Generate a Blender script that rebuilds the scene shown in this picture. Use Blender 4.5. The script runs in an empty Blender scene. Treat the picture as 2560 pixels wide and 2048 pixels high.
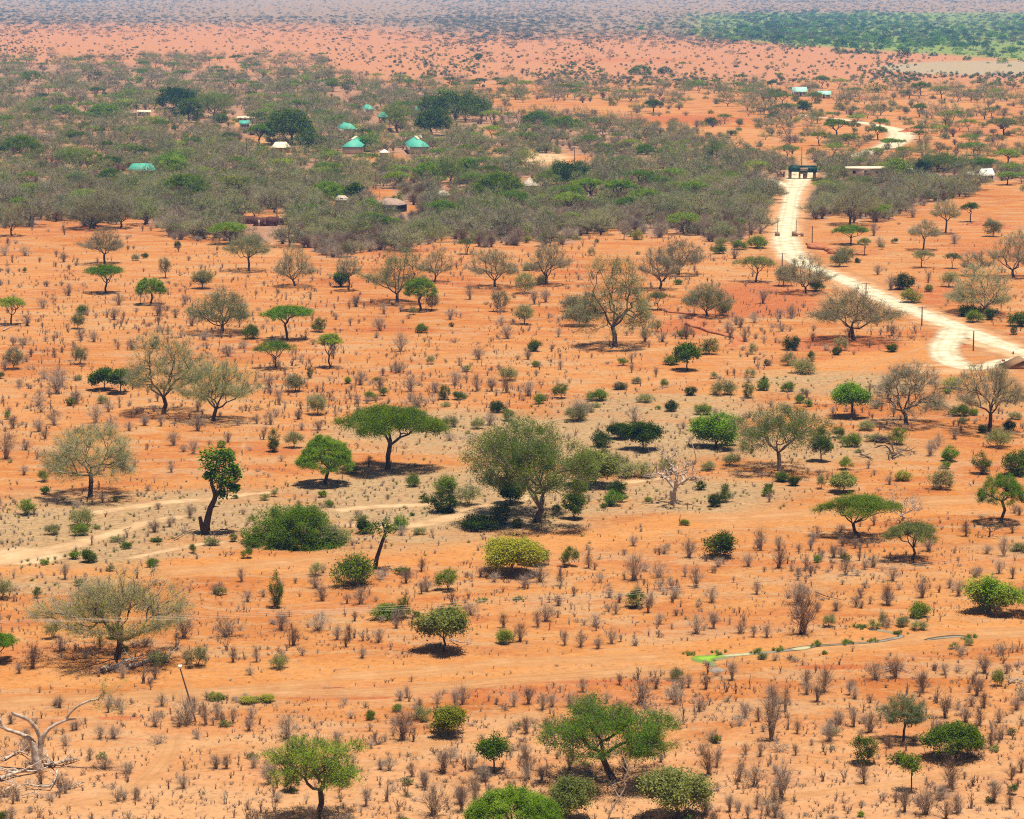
import bpy, math, random, re
import numpy as np
from mathutils import Vector
S = bpy.context.scene
COL = S.collection
# ------------------------------------------------------------------ camera
CAM_H = 60.0
FPX = 6500.0                      # focal length in pixels of the 2560 px wide frame
HORIZON = -45.0                   # image row of the horizon, just above the frame
PITCH = math.atan((1024 - HORIZON) / FPX)
cam = bpy.data.cameras.new('camera'); cam_o = bpy.data.objects.new('camera', cam); COL.objects.link(cam_o)
cam.sensor_width = 36.0; cam.lens = FPX / 2560 * 36.0
cam.clip_start = 1.0; cam.clip_end = 90000.0
cam_o.location = (0, 0, CAM_H); cam_o.rotation_euler = (math.pi / 2 - PITCH, 0, 0)
S.camera = cam_o
# ------------------------------------------------------------------ sky, sun, exposure
SUN_EL, SUN_AZ = math.radians(80), math.radians(118)      # azimuth clockwise from +Y
w = bpy.data.worlds.new("World"); S.world = w; w.use_nodes = True
nt = w.node_tree
sky = nt.nodes.new('ShaderNodeTexSky'); sky.sky_type = 'NISHITA'; sky.sun_disc = False
sky.sun_elevation = SUN_EL; sky.sun_rotation = SUN_AZ
sky.air_density = 1.2; sky.dust_density = 0.6; sky.ozone_density = 2.0
bg = nt.nodes['Background']; bg.inputs['Strength'].default_value = 0.05
nt.links.new(sky.outputs[0], bg.inputs[0])
sl = bpy.data.lights.new('sun', 'SUN'); sl.energy = 5.0; sl.angle = math.radians(0.5); sl.color = (1.0, 0.96, 0.87)
so = bpy.data.objects.new('sun', sl); COL.objects.link(so)
sd = Vector((math.sin(SUN_AZ) * math.cos(SUN_EL), math.cos(SUN_AZ) * math.cos(SUN_EL), math.sin(SUN_EL)))
so.rotation_euler = sd.to_track_quat('Z', 'Y').to_euler(); so.location = (0, 0, 200)
vs = S.view_settings
vs.view_transform = 'Standard'; vs.look = 'None'; vs.exposure = 0.35; vs.gamma = 1.0
S.cycles.max_bounces = 5; S.cycles.diffuse_bounces = 2; S.cycles.glossy_bounces = 1
S.cycles.transmission_bounces = 3; S.cycles.transparent_max_bounces = 6; S.cycles.volume_bounces = 0
S.cycles.use_denoising = False
S.cycles.filter_width = 1.1; S.cycles.use_adaptive_sampling = True; S.cycles.adaptive_threshold = 0.02

R = np.random.default_rng(7)
# ------------------------------------------------------------------ picture row/column -> point on the plain
CP, SP = math.cos(PITCH), math.sin(PITCH)
def ground(x, y):
    """world point on the plain seen at column x, row y of the photograph; also metres per pixel there"""
    u = (np.asarray(x, float) - 1280) / FPX; v = (1024 - np.asarray(y, float)) / FPX
    dy = CP + v * SP; dz = v * CP - SP
    t = -CAM_H / dz
    return u * t, dy * t, t / FPX
def to_px(X, Y, Z=0.0):
    dz = Z - CAM_H
    dep = Y * CP - dz * SP; up = Y * SP + dz * CP
    return 1280 + FPX * X / dep, 1024 - FPX * up / dep
ORI = {'a': (0, 0), 'b': (850, 0), 'c': (1700, 0), 'd': (0, 500), 'e': (850, 500), 'f': (1700, 500),
       'g': (0, 1000), 'h': (850, 1000), 'i': (1700, 1000), 'j': (0, 1500), 'k': (850, 1500), 'l': (1700, 1500)}
ZM = 2.507
def px(c, x, y):
    ox, oy = ORI[c]; return ox + x / ZM, oy + y / ZM
def smooth(a, b, t):
    t = np.clip((t - a) / (b - a), 0, 1); return t * t * (3 - 2 * t)

# ------------------------------------------------------------------ materials
def newmat(name):
    m = bpy.data.materials.new(name); m.use_nodes = True
    n = m.node_tree; n.nodes.clear()
    return m, n, n.nodes.new('ShaderNodeOutputMaterial')
def N(n, t, **kw):
    k = n.nodes.new(t)
    for a, b in kw.items(): setattr(k, a, b)
    return k
def noise(n, scale, detail=4, rough=0.55, vec=None, dist=0.0):
    k = N(n, 'ShaderNodeTexNoise'); k.inputs['Scale'].default_value = scale; k.inputs['Detail'].default_value = detail
    k.inputs['Roughness'].default_value = rough; k.inputs['Distortion'].default_value = dist
    if vec is not None: n.links.new(vec, k.inputs['Vector'])
    return k
def ramp(n, src, stops):
    k = N(n, 'ShaderNodeValToRGB'); e = k.color_ramp.elements
    e[0].position, e[0].color = stops[0][0], (*stops[0][1], 1)
    e[1].position, e[1].color = stops[-1][0], (*stops[-1][1], 1)
    for p, c in stops[1:-1]:
        q = e.new(p); q.color = (*c, 1)
    n.links.new(src, k.inputs[0]); return k.outputs[0]
def mix(n, fac, a, b, mode='MIX'):
    k = N(n, 'ShaderNodeMix', data_type='RGBA', blend_type=mode)
    for s, v in ((k.inputs[0], fac), (k.inputs[6], a), (k.inputs[7], b)):
        if isinstance(v, (int, float)): s.default_value = v
        elif isinstance(v, tuple): s.default_value = (*v, 1)
        else: n.links.new(v, s)
    return k.outputs[2]
def math_(n, op, a, b=None, clamp=False):
    k = N(n, 'ShaderNodeMath', operation=op, use_clamp=clamp)
    for s, v in ((k.inputs[0], a), (k.inputs[1], b)):
        if v is None: continue
        if isinstance(v, (int, float)): s.default_value = v
        else: n.links.new(v, s)
    return k.outputs[0]
def attr(n, name):
    k = N(n, 'ShaderNodeAttribute', attribute_name=name); return k.outputs['Fac']
def solid(name, col, rough=0.8, var=0.25, scale=1.5, bump=0.0, spec=0.2, obj=True, stretch=None):
    m, n, out = newmat(name)
    b = N(n, 'ShaderNodeBsdfPrincipled'); b.inputs['Roughness'].default_value = rough
    b.inputs['Specular IOR Level'].default_value = spec
    tc = N(n, 'ShaderNodeTexCoord'); vec = tc.outputs['Object']
    if stretch:
        mp = N(n, 'ShaderNodeMapping'); mp.inputs['Scale'].default_value = stretch; n.links.new(vec, mp.inputs[0]); vec = mp.outputs[0]
    f = noise(n, scale, 5, 0.6, vec)
    lo = tuple(c * (1 - var) for c in col); hi = tuple(min(1, c * (1 + var)) for c in col)
    c = ramp(n, f.outputs[0], [(0.3, lo), (0.7, hi)])
    n.links.new(c, b.inputs['Base Color'])
    if bump:
        bp = N(n, 'ShaderNodeBump'); bp.inputs['Strength'].default_value = bump; n.links.new(f.outputs[0], bp.inputs['Height'])
        n.links.new(bp.outputs[0], b.inputs['Normal'])
    n.links.new(b.outputs[0], out.inputs[0])
    return m
def leafmat(name, c1, c2, c3=None, trans=0.22, sc=0.5):
    """foliage: hue wanders from clump to clump and from plant to plant"""
    m, n, out = newmat(name)
    tc = N(n, 'ShaderNodeTexCoord')
    f = noise(n, sc, 3, 0.6, tc.outputs['Object'])
    oi = N(n, 'ShaderNodeObjectInfo')
    g = math_(n, 'ADD', f.outputs[0], math_(n, 'MULTIPLY', math_(n, 'SUBTRACT', oi.outputs['Random'], 0.5), 0.50))
    stops = [(0.34, c1), (0.62, c2)] + ([(0.75, c3)] if c3 else [])
    c = ramp(n, g, stops)
    d = N(n, 'ShaderNodeBsdfDiffuse'); t = N(n, 'ShaderNodeBsdfTranslucent'); mx = N(n, 'ShaderNodeMixShader')
    mx.inputs[0].default_value = trans
    n.links.new(c, d.inputs[0]); n.links.new(mix(n, 1.0, c, (1.0, 1.0, 0.55), 'MULTIPLY'), t.inputs[0])
    n.links.new(d.outputs[0], mx.inputs[1]); n.links.new(t.outputs[0], mx.inputs[2]); n.links.new(mx.outputs[0], out.inputs[0])
    return m
M = {}
M['bark_brown'] = solid('brown bark', (0.085, 0.050, 0.035), 0.9, 0.4, 6, 0.3)
M['bark_grey'] = solid('grey bark', (0.17, 0.115, 0.085), 0.9, 0.35, 6, 0.3)
M['dead_wood'] = solid('bleached wood', (0.46, 0.36, 0.275), 0.9, 0.6, 3.5, 0.8)
M['twig_grey'] = solid('grey twigs', (0.44, 0.36, 0.27), 0.9, 0.3, 0.8)
M['twig_dark'] = solid('dark twigs', (0.16, 0.12, 0.085), 0.9, 0.3, 0.8)
M['leaf_acacia'] = leafmat('acacia foliage', (0.11, 0.20, 0.012), (0.22, 0.33, 0.022), (0.32, 0.38, 0.045))
M['leaf_acacia_dark'] = leafmat('dark acacia foliage', (0.070, 0.120, 0.006), (0.150, 0.215, 0.013))
M['leaf_bright'] = leafmat('bright broad leaves', (0.11, 0.22, 0.014), (0.17, 0.30, 0.020))
M['leaf_dark'] = leafmat('dark evergreen leaves', (0.034, 0.064, 0.005), (0.100, 0.150, 0.010))
M['leaf_deep'] = leafmat('deep green leaves', (0.050, 0.085, 0.006), (0.115, 0.185, 0.014))
M['leaf_brown'] = leafmat('rusty drying leaves', (0.20, 0.135, 0.075), (0.34, 0.25, 0.14))
M['leaf_mid'] = leafmat('mid green leaves', (0.085, 0.140, 0.009), (0.20, 0.275, 0.020))
M['leaf_yellow'] = leafmat('yellow green leaves', (0.20, 0.21, 0.016), (0.38, 0.36, 0.035))
M['leaf_olive'] = leafmat('olive foliage', (0.15, 0.17, 0.035), (0.29, 0.30, 0.075))
M['leaf_greygreen'] = leafmat('grey green foliage', (0.150, 0.148, 0.055), (0.28, 0.272, 0.105), (0.31, 0.335, 0.11))
M['leaf_sage'] = leafmat('green tinted sparse foliage', (0.115, 0.155, 0.038), (0.23, 0.285, 0.072))
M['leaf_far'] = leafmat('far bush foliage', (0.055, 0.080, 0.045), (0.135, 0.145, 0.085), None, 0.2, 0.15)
M['leaf_river'] = leafmat('riverside foliage', (0.040, 0.105, 0.024), (0.19, 0.36, 0.035), None, 0.2, 0.12)
M['dry_rust'] = leafmat('rusty dry stems', (0.24, 0.125, 0.07), (0.40, 0.26, 0.17), None, 0.1, 0.8)
M['straw'] = leafmat('straw', (0.38, 0.29, 0.17), (0.56, 0.46, 0.29), None, 0.15, 0.8)
M['dry'] = leafmat('dry stems', (0.22, 0.13, 0.085), (0.42, 0.30, 0.215), None, 0.1, 0.8)
M['dry_pale'] = leafmat('pale dry twigs', (0.34, 0.25, 0.185), (0.53, 0.42, 0.32), None, 0.15, 0.8)
M['dry_mauve'] = leafmat('leafless mauve grey twigs', (0.26, 0.18, 0.135), (0.45, 0.34, 0.265), None, 0.15, 0.4)
M['grass_green'] = leafmat('green grass blades', (0.12, 0.20, 0.03), (0.26, 0.34, 0.07))

# ------------------------------------------------------------------ mesh helpers
def mesh_np(name, V, F4=None, F3=None, mats=(), idx4=None, idx3=None, attrs=None):
    """mesh from vertex array, quads and triangles"""
    me = bpy.data.meshes.new(name)
    V = np.asarray(V, np.float32)
    F4 = np.zeros((0, 4), np.int32) if F4 is None else np.asarray(F4, np.int32)
    F3 = np.zeros((0, 3), np.int32) if F3 is None else np.asarray(F3, np.int32)
    me.vertices.add(len(V)); me.vertices.foreach_set('co', V.ravel())
    n4, n3 = len(F4), len(F3)
    me.loops.add(n4 * 4 + n3 * 3)
    me.loops.foreach_set('vertex_index', np.concatenate([F4.ravel(), F3.ravel()]))
    me.polygons.add(n4 + n3)
    st = np.concatenate([np.arange(n4) * 4, n4 * 4 + np.arange(n3) * 3]).astype(np.int32)
    me.polygons.foreach_set('loop_start', st)
    if idx4 is not None or idx3 is not None:
        a = np.concatenate([np.zeros(n4, int) if idx4 is None else idx4, np.zeros(n3, int) if idx3 is None else idx3]).astype(np.int32)
        me.polygons.foreach_set('material_index', a)
    for m in mats: me.materials.append(m)
    me.update(calc_edges=True); me.validate()
    for k, v in (attrs or {}).items():
        at = me.attributes.new(k, 'FLOAT', 'POINT'); at.data.foreach_set('value', np.asarray(v, np.float32))
    return me
def tubes(segs, n=4):
    """segs: rows p0(3) p1(3) r0 r1 -> tapered prisms"""
    s = np.asarray(segs, float).reshape(-1, 8)
    if len(s) == 0: return np.zeros((0, 3)), np.zeros((0, 4), int)
    p0, p1, r0, r1 = s[:, :3], s[:, 3:6], s[:, 6], s[:, 7]
    d = p1 - p0; L = np.linalg.norm(d, axis=1, keepdims=True); d = d / np.maximum(L, 1e-6)
    ref = np.where(np.abs(d[:, 2:3]) > 0.9, np.array([[1., 0, 0]]), np.array([[0., 0, 1.]]))
    a = np.cross(d, ref); a /= np.linalg.norm(a, axis=1, keepdims=True); b = np.cross(d, a)
    th = np.arange(n) * 2 * np.pi / n
    ring = a[:, None] * np.cos(th)[None, :, None] + b[:, None] * np.sin(th)[None, :, None]
    p1 = p1 + d * r1[:, None] * 0.35
    V = np.concatenate([p0[:, None] + ring * r0[:, None, None], p1[:, None] + ring * r1[:, None, None]], 1).reshape(-1, 3)
    m = len(s); k = np.arange(n); k2 = (k + 1) % n
    q = np.stack([k, k2, k2 + n, k + n], 1)
    F = (q[None] + (np.arange(m) * 2 * n)[:, None, None]).reshape(-1, 4)
    return V, F
def slivers(P, D, wd, rng):
    """thin triangles: fine twigs starting at P along D"""
    m = len(P); r = rng.normal(size=(m, 3)); s = np.cross(D, r); s /= np.linalg.norm(s, axis=1, keepdims=True) + 1e-9
    wd = np.broadcast_to(np.asarray(wd), (m,))[:, None]
    V = np.stack([P - s * wd, P + s * wd, P + D], 1).reshape(-1, 3)
    return V, np.arange(m * 3).reshape(-1, 3)
def leaves(P, size, asp, rng, up=0.5):
    """small rhombic leaf sprays at P"""
    m = len(P); nrm = rng.normal(size=(m, 3)); nrm[:, 2] = np.abs(nrm[:, 2]) + up; nrm /= np.linalg.norm(nrm, axis=1, keepdims=True)
    t = np.cross(nrm, rng.normal(size=(m, 3))); t /= np.linalg.norm(t, axis=1, keepdims=True) + 1e-9
    b = np.cross(nrm, t); s = (size * rng.uniform(0.6, 1.4, m))[:, None]
    V = np.stack([P - t * s, P - b * s * asp, P + t * s, P + b * s * asp], 1).reshape(-1, 3)
    return V, np.arange(m * 4).reshape(-1, 4)
def branching(tips, base, first, rng, r_tip=0.02, t=0.42, wob=0.10, rmax=None, lift=0.0):
    """limbs that divide again and again until each tip is reached"""
    segs = []
    def seg(p, q, ra, rb):
        L = np.linalg.norm(q - p)
        m = (p + q) / 2 + rng.normal(size=3) * L * wob
        rm = (ra + rb) / 2
        segs.append((*p, *m, ra, rm)); segs.append((*m, *q, rm, rb))
    def rad(k):
        r = r_tip * k ** 0.5
        return min(r, rmax) if rmax else r
    def rec(p, idx, r0):
        T = tips[idx]
        if len(idx) == 1:
            seg(p, T[0], r0, r_tip * 0.35); return
        c = T.mean(0); k = t * rng.uniform(0.75, 1.25)
        q = p + (c - p) * k + rng.normal(size=3) * np.linalg.norm(c - p) * wob
        q[2] += lift * np.linalg.norm(c - p)
        r1 = rad(len(idx)); seg(p, q, r0, r1)
        Z = T - c; _, _, vh = np.linalg.svd(Z, full_matrices=False)
        pr = Z @ vh[0]; cut = np.quantile(pr, rng.uniform(0.38, 0.62))
        l = idx[pr <= cut]; h = idx[pr > cut]
        if len(l) == 0 or len(h) == 0: l, h = idx[: len(idx) // 2], idx[len(idx) // 2:]
        rec(q, l, rad(len(l))); rec(q, h, rad(len(h)))
    p = np.array(base, float); f = np.array(first, float); r = rad(len(tips))
    # flared bole
    q = p + (f - p) * 0.18
    segs.append((*(p - np.array([0, 0, 0.15])), *q, r * 1.5, r * 1.1)); seg(q, f, r * 1.15, r)
    idx = np.arange(len(tips)); rng.shuffle(idx)
    k = 5 if len(tips) > 200 and f[2] < .35 * tips[:, 2].max() else 3 if len(tips) > 30 else 2
    ang = np.arctan2(tips[idx, 1] - f[1], tips[idx, 0] - f[0]); idx = idx[np.argsort((ang + rng.uniform(0, 6.28)) % 6.283)]
    for part in np.array_split(idx, k):
        if len(part): rec(f, part, rad(len(part)) * 1.05)
    return segs
def lumpy(rng, k=5, amp=0.22):
    a = rng.normal(size=(k, 3)) * 2.2; ph = rng.uniform(0, 6.28, k)
    return lambda D: 1 + amp * np.sin(D @ a.T + ph).mean(1) * 2.0
def envelope(kind, W, H, h0, n, rng, lean=0.0):
    """tips of the crown: kind gives its outline"""
    lf = lumpy(rng, 5, .34 if kind == 'round' else .22); W = W * (1.12 if kind in ('vase', 'lobes', 'weep', 'umbrella') else 1.0)
    D = rng.normal(size=(n * 3, 3)); D /= np.linalg.norm(D, axis=1, keepdims=True)
    if kind == 'umbrella':
        out = []; pads = int(rng.integers(9, 14))
        for i in range(pads):
            a = i * 2.4 + rng.uniform(-.3, .3); rr = math.sqrt((i + 0.4) / pads) * 0.70
            pr = rng.uniform(0.28, 0.42) * W / 2 * (1.25 if i == 0 else 1)
            cx, cy = math.cos(a) * rr * W / 2 * 1.05, math.sin(a) * rr * W / 2 * 1.05
            cz = H - 0.62 * (H - h0) * rr ** 2 * rng.uniform(0.8, 1.4) - 0.13 * H
            m = n // pads
            q = rng.normal(size=(m, 3)); q /= np.linalg.norm(q, axis=1, keepdims=True); q *= rng.uniform(0.4, 1, (m, 1)) ** 0.5
            q[:, 2] = np.abs(q[:, 2]) * 1.0 - 0.15
            out.append(np.stack([cx + q[:, 0] * pr, cy + q[:, 1] * pr, cz + q[:, 2] * 0.17 * H], 1))
        P = np.concatenate(out)
    elif kind == 'dome':
        D = D[D[:, 2] > -0.12][:n]; r = rng.uniform(0.35, 1, (len(D), 1)) ** 0.45 * lf(D)[:, None]
        P = D * r * np.array([W / 2, W / 2, H - h0]); P[:, 2] += h0
    elif kind == 'cap':                              # smooth parasol
        D = D[D[:, 2] > 0.02][:n]; r = rng.uniform(.62, 1, (len(D), 1)) ** .5 * (1 + (lf(D)[:, None] - 1) * .3)
        P = D * r * np.array([W / 2, W / 2, H - h0]); P[:, 2] = h0 + P[:, 2] - .12 * (H - h0) * rng.uniform(0, 1, len(P))
        return P + np.outer(P[:, 2], [lean, 0, 0])
    elif kind == 'layers':                           # tiers of flat pads at several heights
        out = []; pads = 15
        for i in range(pads):
            a = i * 2.4 + rng.uniform(-.4, .4); rr = 0 if i == 0 else rng.uniform(.35, .72)
            pr = rng.uniform(.26, .42) * W / 2; cz = h0 + (H - h0) * (.86 if i < 3 else rng.uniform(.22, .88) * (1.2 - .40 * rr))
            m = n // pads; q = rng.normal(size=(m, 3)); q /= np.linalg.norm(q, axis=1, keepdims=True); q *= rng.uniform(.2, 1, (m, 1)) ** .5
            out.append(np.stack([math.cos(a) * rr * W / 2 + q[:, 0] * pr, math.sin(a) * rr * W / 2 + q[:, 1] * pr, cz + q[:, 2] * .12 * H], 1))
        P = np.concatenate(out)
    elif kind == 'vase':
        D = D[D[:, 2] > -0.05][:n]; r = rng.uniform(0.3, 1, (len(D), 1)) ** 0.45 * lf(D)[:, None]
        P = D * r * np.array([W / 2, W / 2, H - h0]); P[:, 2] += h0
        rho = np.hypot(P[:, 0], P[:, 1]) / (W / 2); P[:, 2] = np.maximum(P[:, 2], h0 + (rho ** 1.2) * 0.35 * (H - h0))
    elif kind == 'weep':
        D = D[D[:, 2] > -0.3][:n]; r = rng.uniform(0.4, 1, (len(D), 1)) ** 0.4 * lf(D)[:, None]
        zc = h0 + (H - h0) * 0.30
        P = D * r * np.array([W / 2, W / 2, H - zc]); P[:, 2] += zc
        rho = np.hypot(P[:, 0], P[:, 1]) / (W / 2); P[:, 2] -= 0.20 * (H - h0) * rho ** 2
    elif kind == 'round':
        D = D[:n]; r = rng.uniform(0.3, 1, (len(D), 1)) ** 0.4 * lf(D)[:, None]
        P = D * r * np.array([W / 2, W / 2, (H - h0) / 2]); P[:, 2] += (H + h0) / 2
    elif kind == 'lobes':
        out = []; k = 7
        for i in range(k):
            a = i * 2.4 + rng.uniform(-.5, .5); rr = 0 if i == 0 else rng.uniform(0.50, 0.86)
            c = np.array([math.cos(a) * rr * W / 2, math.sin(a) * rr * W / 2, h0 + (H - h0) * (0.68 if i == 0 else rng.uniform(0.3, 0.62))])
            m = n // k; q = rng.normal(size=(m, 3)); q /= np.linalg.norm(q, axis=1, keepdims=True); q *= rng.uniform(0.3, 1, (m, 1)) ** 0.4
            out.append(c + q * np.array([W * 0.22, W * 0.22, (H - h0) * 0.30]))
        P = np.concatenate(out)
    P[:, 2] = np.maximum(P[:, 2], 0.12)
    # a few gaps
    for _ in range(3):
        a = rng.uniform(0, 6.28); c = np.array([math.cos(a) * W * .38, math.sin(a) * W * .38, h0 + (H - h0) * rng.uniform(.35, .9)])
        keep = np.linalg.norm((P - c) / np.array([W, W, max(H, 1) * 0.9]), axis=1) > rng.uniform(0.08, 0.15)
        if keep.sum() > n * 0.5: P = P[keep]
    P[:, 0] += lean * P[:, 2]
    return P
# plant kinds: outline, fork height / H, tips, limb material, leaf material, leaves per tip, leaf size, aspect, spread(xy,z), twigs per tip, twig length, twig material
KIND = {
 'acacia':   ('umbrella', .36, 320, 'bark_brown', 'leaf_acacia', 46, .115, .34, (.30, .17), 4, .45, 'twig_dark'),
 'acacia_dark': ('umbrella', .36, 320, 'bark_brown', 'leaf_acacia_dark', 44, .115, .34, (.30, .18), 4, .45, 'twig_dark'),
 'acacia_olive': ('umbrella', .34, 280, 'bark_brown', 'leaf_olive', 32, .11, .3, (.32, .20), 8, .55, 'twig_dark'),
 'dome_acacia': ('cap', .40, 360, 'bark_brown', 'leaf_acacia', 52, .11, .34, (.24, .20), 4, .45, 'twig_dark'),
 'greytree': ('vase', .17, 300, 'bark_brown', 'leaf_greygreen', 34, .085, .36, (.36, .30), 17, .8, 'twig_grey'),
 'sagetree': ('vase', .17, 300, 'bark_brown', 'leaf_sage', 42, .085, .36, (.36, .30), 13, .8, 'twig_grey'),
 'weeptree': ('weep', .28, 330, 'bark_brown', 'leaf_olive', 36, .08, .36, (.34, .32), 16, .9, 'twig_grey'),
 'lobetree': ('lobes', .18, 330, 'bark_grey', 'leaf_mid', 32, .10, .45, (.36, .30), 10, .7, 'twig_grey'),
 'lobe_acacia': ('layers', .26, 380, 'bark_brown', 'leaf_acacia', 46, .10, .34, (.34, .16), 8, .7, 'twig_dark'),
 'smalltree': ('lobes', .34, 110, 'bark_brown', 'leaf_mid', 30, .12, .55, (.24, .22), 5, .4, 'twig_dark'),
 'smalltree_dark': ('round', .28, 100, 'bark_brown', 'leaf_dark', 32, .12, .55, (.23, .2), 4, .4, 'twig_dark'),
 'smalltree_yellow': ('lobes', .24, 130, 'bark_grey', 'leaf_yellow', 36, .11, .55, (.22, .2), 5, .4, 'twig_grey'),
 'broadtree': ('dome', .36, 220, 'bark_brown', 'leaf_dark', 38, .13, .55, (.30, .24), 3, .35, 'twig_dark'),
 'smallgrey': ('round', .26, 110, 'bark_grey', 'leaf_greygreen', 20, .085, .45, (.26, .24), 14, .5, 'twig_grey'),
 'shrub': ('lobes', .04, 96, 'bark_brown', 'leaf_mid', 20, .11, .55, (.24, .22), 9, .5, 'twig_dark'),
 'shrub_bright': ('round', .04, 90, 'bark_brown', 'leaf_bright', 22, .11, .55, (.22, .2), 6, .45, 'twig_dark'),
 'shrub_dark': ('round', .03, 90, 'bark_brown', 'leaf_dark', 26, .11, .55, (.22, .20), 6, .45, 'twig_dark'),
 'shrub_yellow': ('round', .04, 90, 'bark_grey', 'leaf_yellow', 22, .11, .5, (.22, .2), 8, .45, 'twig_grey'),
 'shrub_olive': ('lobes', .04, 96, 'bark_grey', 'leaf_olive', 18, .10, .5, (.24, .22), 12, .5, 'twig_grey'),
 'mass_bush': ('dome', .03, 460, 'bark_brown', 'leaf_mid', 60, .12, .5, (.36, .32), 3, .5, 'twig_dark'),
}
def plant_meshes(kind, W, H, seed, leaf=None, dens=1.0, lod=1.0, lean=0.0, fork=None, bark=None, fine=False):
    env, hf, nt_, bk, lm, nl, ls, asp, sp, ntw, tl, tm = KIND[kind]
    if fine: ls *= .68; nl = int(nl * 2.1); ntw = int(ntw * 1.3)
    rng = np.random.default_rng(seed)
    ref = {'acacia': 8, 'acacia_dark': 8, 'acacia_olive': 8, 'dome_acacia': 8, 'mass_bush': 11, 'broadtree': 5,
           'greytree': 9, 'sagetree': 9, 'weeptree': 9, 'lobetree': 10, 'lobe_acacia': 10}.get(kind, 2.4)
    k = W / ref                                       # how much bigger than the usual one
    n = int(nt_ * np.clip(k ** 1.1, 0.5, 1.9) * (1 if lod >= 1 else max(lod, .25)))
    h0 = (hf if fork is None else fork) * H
    T = envelope(env, W, H, h0 if env != 'umbrella' else h0 * 1.1, n, rng, lean)
    bush = hf < 0.1
    first = np.array([lean * h0 * .6 + rng.normal() * .03 * W, rng.normal() * .02 * W, max(h0 * (.95 if env == 'umbrella' else .9), .08)])
    rt = {True: 0.0052, False: 0.0088}[W < 4] * (max(H, 1) / (3 if W < 4 else 6)) ** .5 * 1.3
    segs = branching(T, (0, 0, 0), first, rng, r_tip=rt * (1 if lod >= 1 else 1.8), t=.42 if env != 'umbrella' else .36, wob=.085, lift=-.02 if env != 'umbrella' else .0)
    V, F = tubes(segs, 5 if lod >= 1 else 3)
    trunk = mesh_np(kind + '_limbs', V, F, mats=[M[bark or bk]])
    sc = (W / ref) ** .45
    nleaf = max(1, int(nl * dens * (1.35 if env in ('vase', 'lobes', 'weep') else 1.15) * (lod if lod < 1 else 1)))
    lsz = ls * (sc if W >= ref else max(sc, .8)) * (lod ** -.5 if lod < 1 else 1)
    P = np.repeat(T, nleaf, 0); m = len(P)
    s3 = np.array([sp[0], sp[0], sp[1]]) * (W / ref) ** .75
    P = P + rng.normal(size=(m, 3)) * s3
    P[:, 2] = np.maximum(P[:, 2], .05)
    LV, LF = leaves(P, lsz, asp, rng)
    nt2 = max(1, int(ntw * (lod if lod < 1 else 1)))
    TP = np.repeat(T, nt2, 0); out = TP - np.array([0, 0, h0 * .6]); out /= np.linalg.norm(out, axis=1, keepdims=True) + 1e-6
    Dd = (out + rng.normal(size=TP.shape) * .55 + np.array([0, 0, .15 if env != 'weep' else -.25])) * tl * sc * rng.uniform(.5, 1.2, (len(TP), 1))
    TV, TF = slivers(TP - Dd * .25, Dd * 1.2, .011 * (1 if W > 4 else .7) * (lod ** -.5 if lod < 1 else 1), rng)
    Vc = np.concatenate([LV, TV]); Vc[:, 2] = np.maximum(Vc[:, 2], .01)
    crown = mesh_np(kind + '_leaves', Vc, LF, TF + len(LV), mats=[M[leaf or lm], M[tm]], idx4=np.zeros(len(LF), int), idx3=np.ones(len(TF), int))
    return trunk, crown
def dead_meshes(W, H, seed, n=70, wob=.16, r=.02, fork=.3, env='vase', mat='dead_wood'):
    rng = np.random.default_rng(seed)
    T = envelope(env, W, H, fork * H, n, rng)
    segs = branching(T, (0, 0, 0), (rng.normal() * .03 * W, 0, fork * H), rng, r_tip=r, t=.4, wob=wob)
    V, F = tubes(segs, 5)
    tr = mesh_np('dead_limbs', V, F, mats=[M[mat]])
    TP = np.repeat(T, 9, 0); o = TP - np.array([0, 0, H * .3]); o /= np.linalg.norm(o, axis=1, keepdims=True)
    D = (o + rng.normal(size=o.shape) * .6) * .11 * W * rng.uniform(.4, 1, (len(o), 1))
    TV, TF = slivers(TP - D * .3, D, .012, rng)
    return tr, mesh_np('dead_twigs', TV, None, TF, mats=[M[mat]])
def dry_bush_mesh(kind, seed, W, H, mat, n=26, r=.012):
    """leafless bush: stems fan out of one foot and fork"""
    rng = np.random.default_rng(seed); segs = []; sl = []
    for i in range(n):
        a = rng.uniform(0, 6.28); sp_ = rng.uniform(.05, 1) ** .8; f = np.array([rng.normal() * .06 * W, rng.normal() * .06 * W, 0])
        tip = np.array([math.cos(a) * sp_ * W / 2, math.sin(a) * sp_ * W / 2, H * (1 - .45 * sp_ ** 2) * rng.uniform(.6, 1)])
        mid = f + (tip - f) * .5 + np.array([-tip[0] * .12, -tip[1] * .12, .05 * H]) + rng.normal(size=3) * .04 * W
        segs.append((*f, *mid, r * rng.uniform(.8, 1.5), r * .8)); segs.append((*mid, *tip, r * .8, r * .4))
        for b in range(3 if kind == 'stub' else 14):
            t = rng.uniform(.35, 1); p = mid + (tip - mid) * t if t > .5 else f + (mid - f) * t * 2
            d = (tip - f) / (np.linalg.norm(tip - f) + 1e-6) + rng.normal(size=3) * (.35 if kind == 'stub' else .8); sl.append((*p, *(d * H * rng.uniform(.15, .38))))
    V, F = tubes(segs, 3)
    sl = np.array(sl); TV, TF = slivers(sl[:, :3], sl[:, 3:], r * (.8 if kind == 'stub' else .6), rng)
    A = np.concatenate([V, TV]); A[:, 2] = np.maximum(A[:, 2], 0)
    return mesh_np('dry_stems', A, F, TF + len(V), mats=[M[mat]])
def tag(o, label=None, cat=None, group=None, kind=None):
    if label: o['label'] = label
    if cat: o['category'] = cat
    if group: o['group'] = group
    if kind: o['kind'] = kind
    return o
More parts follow.
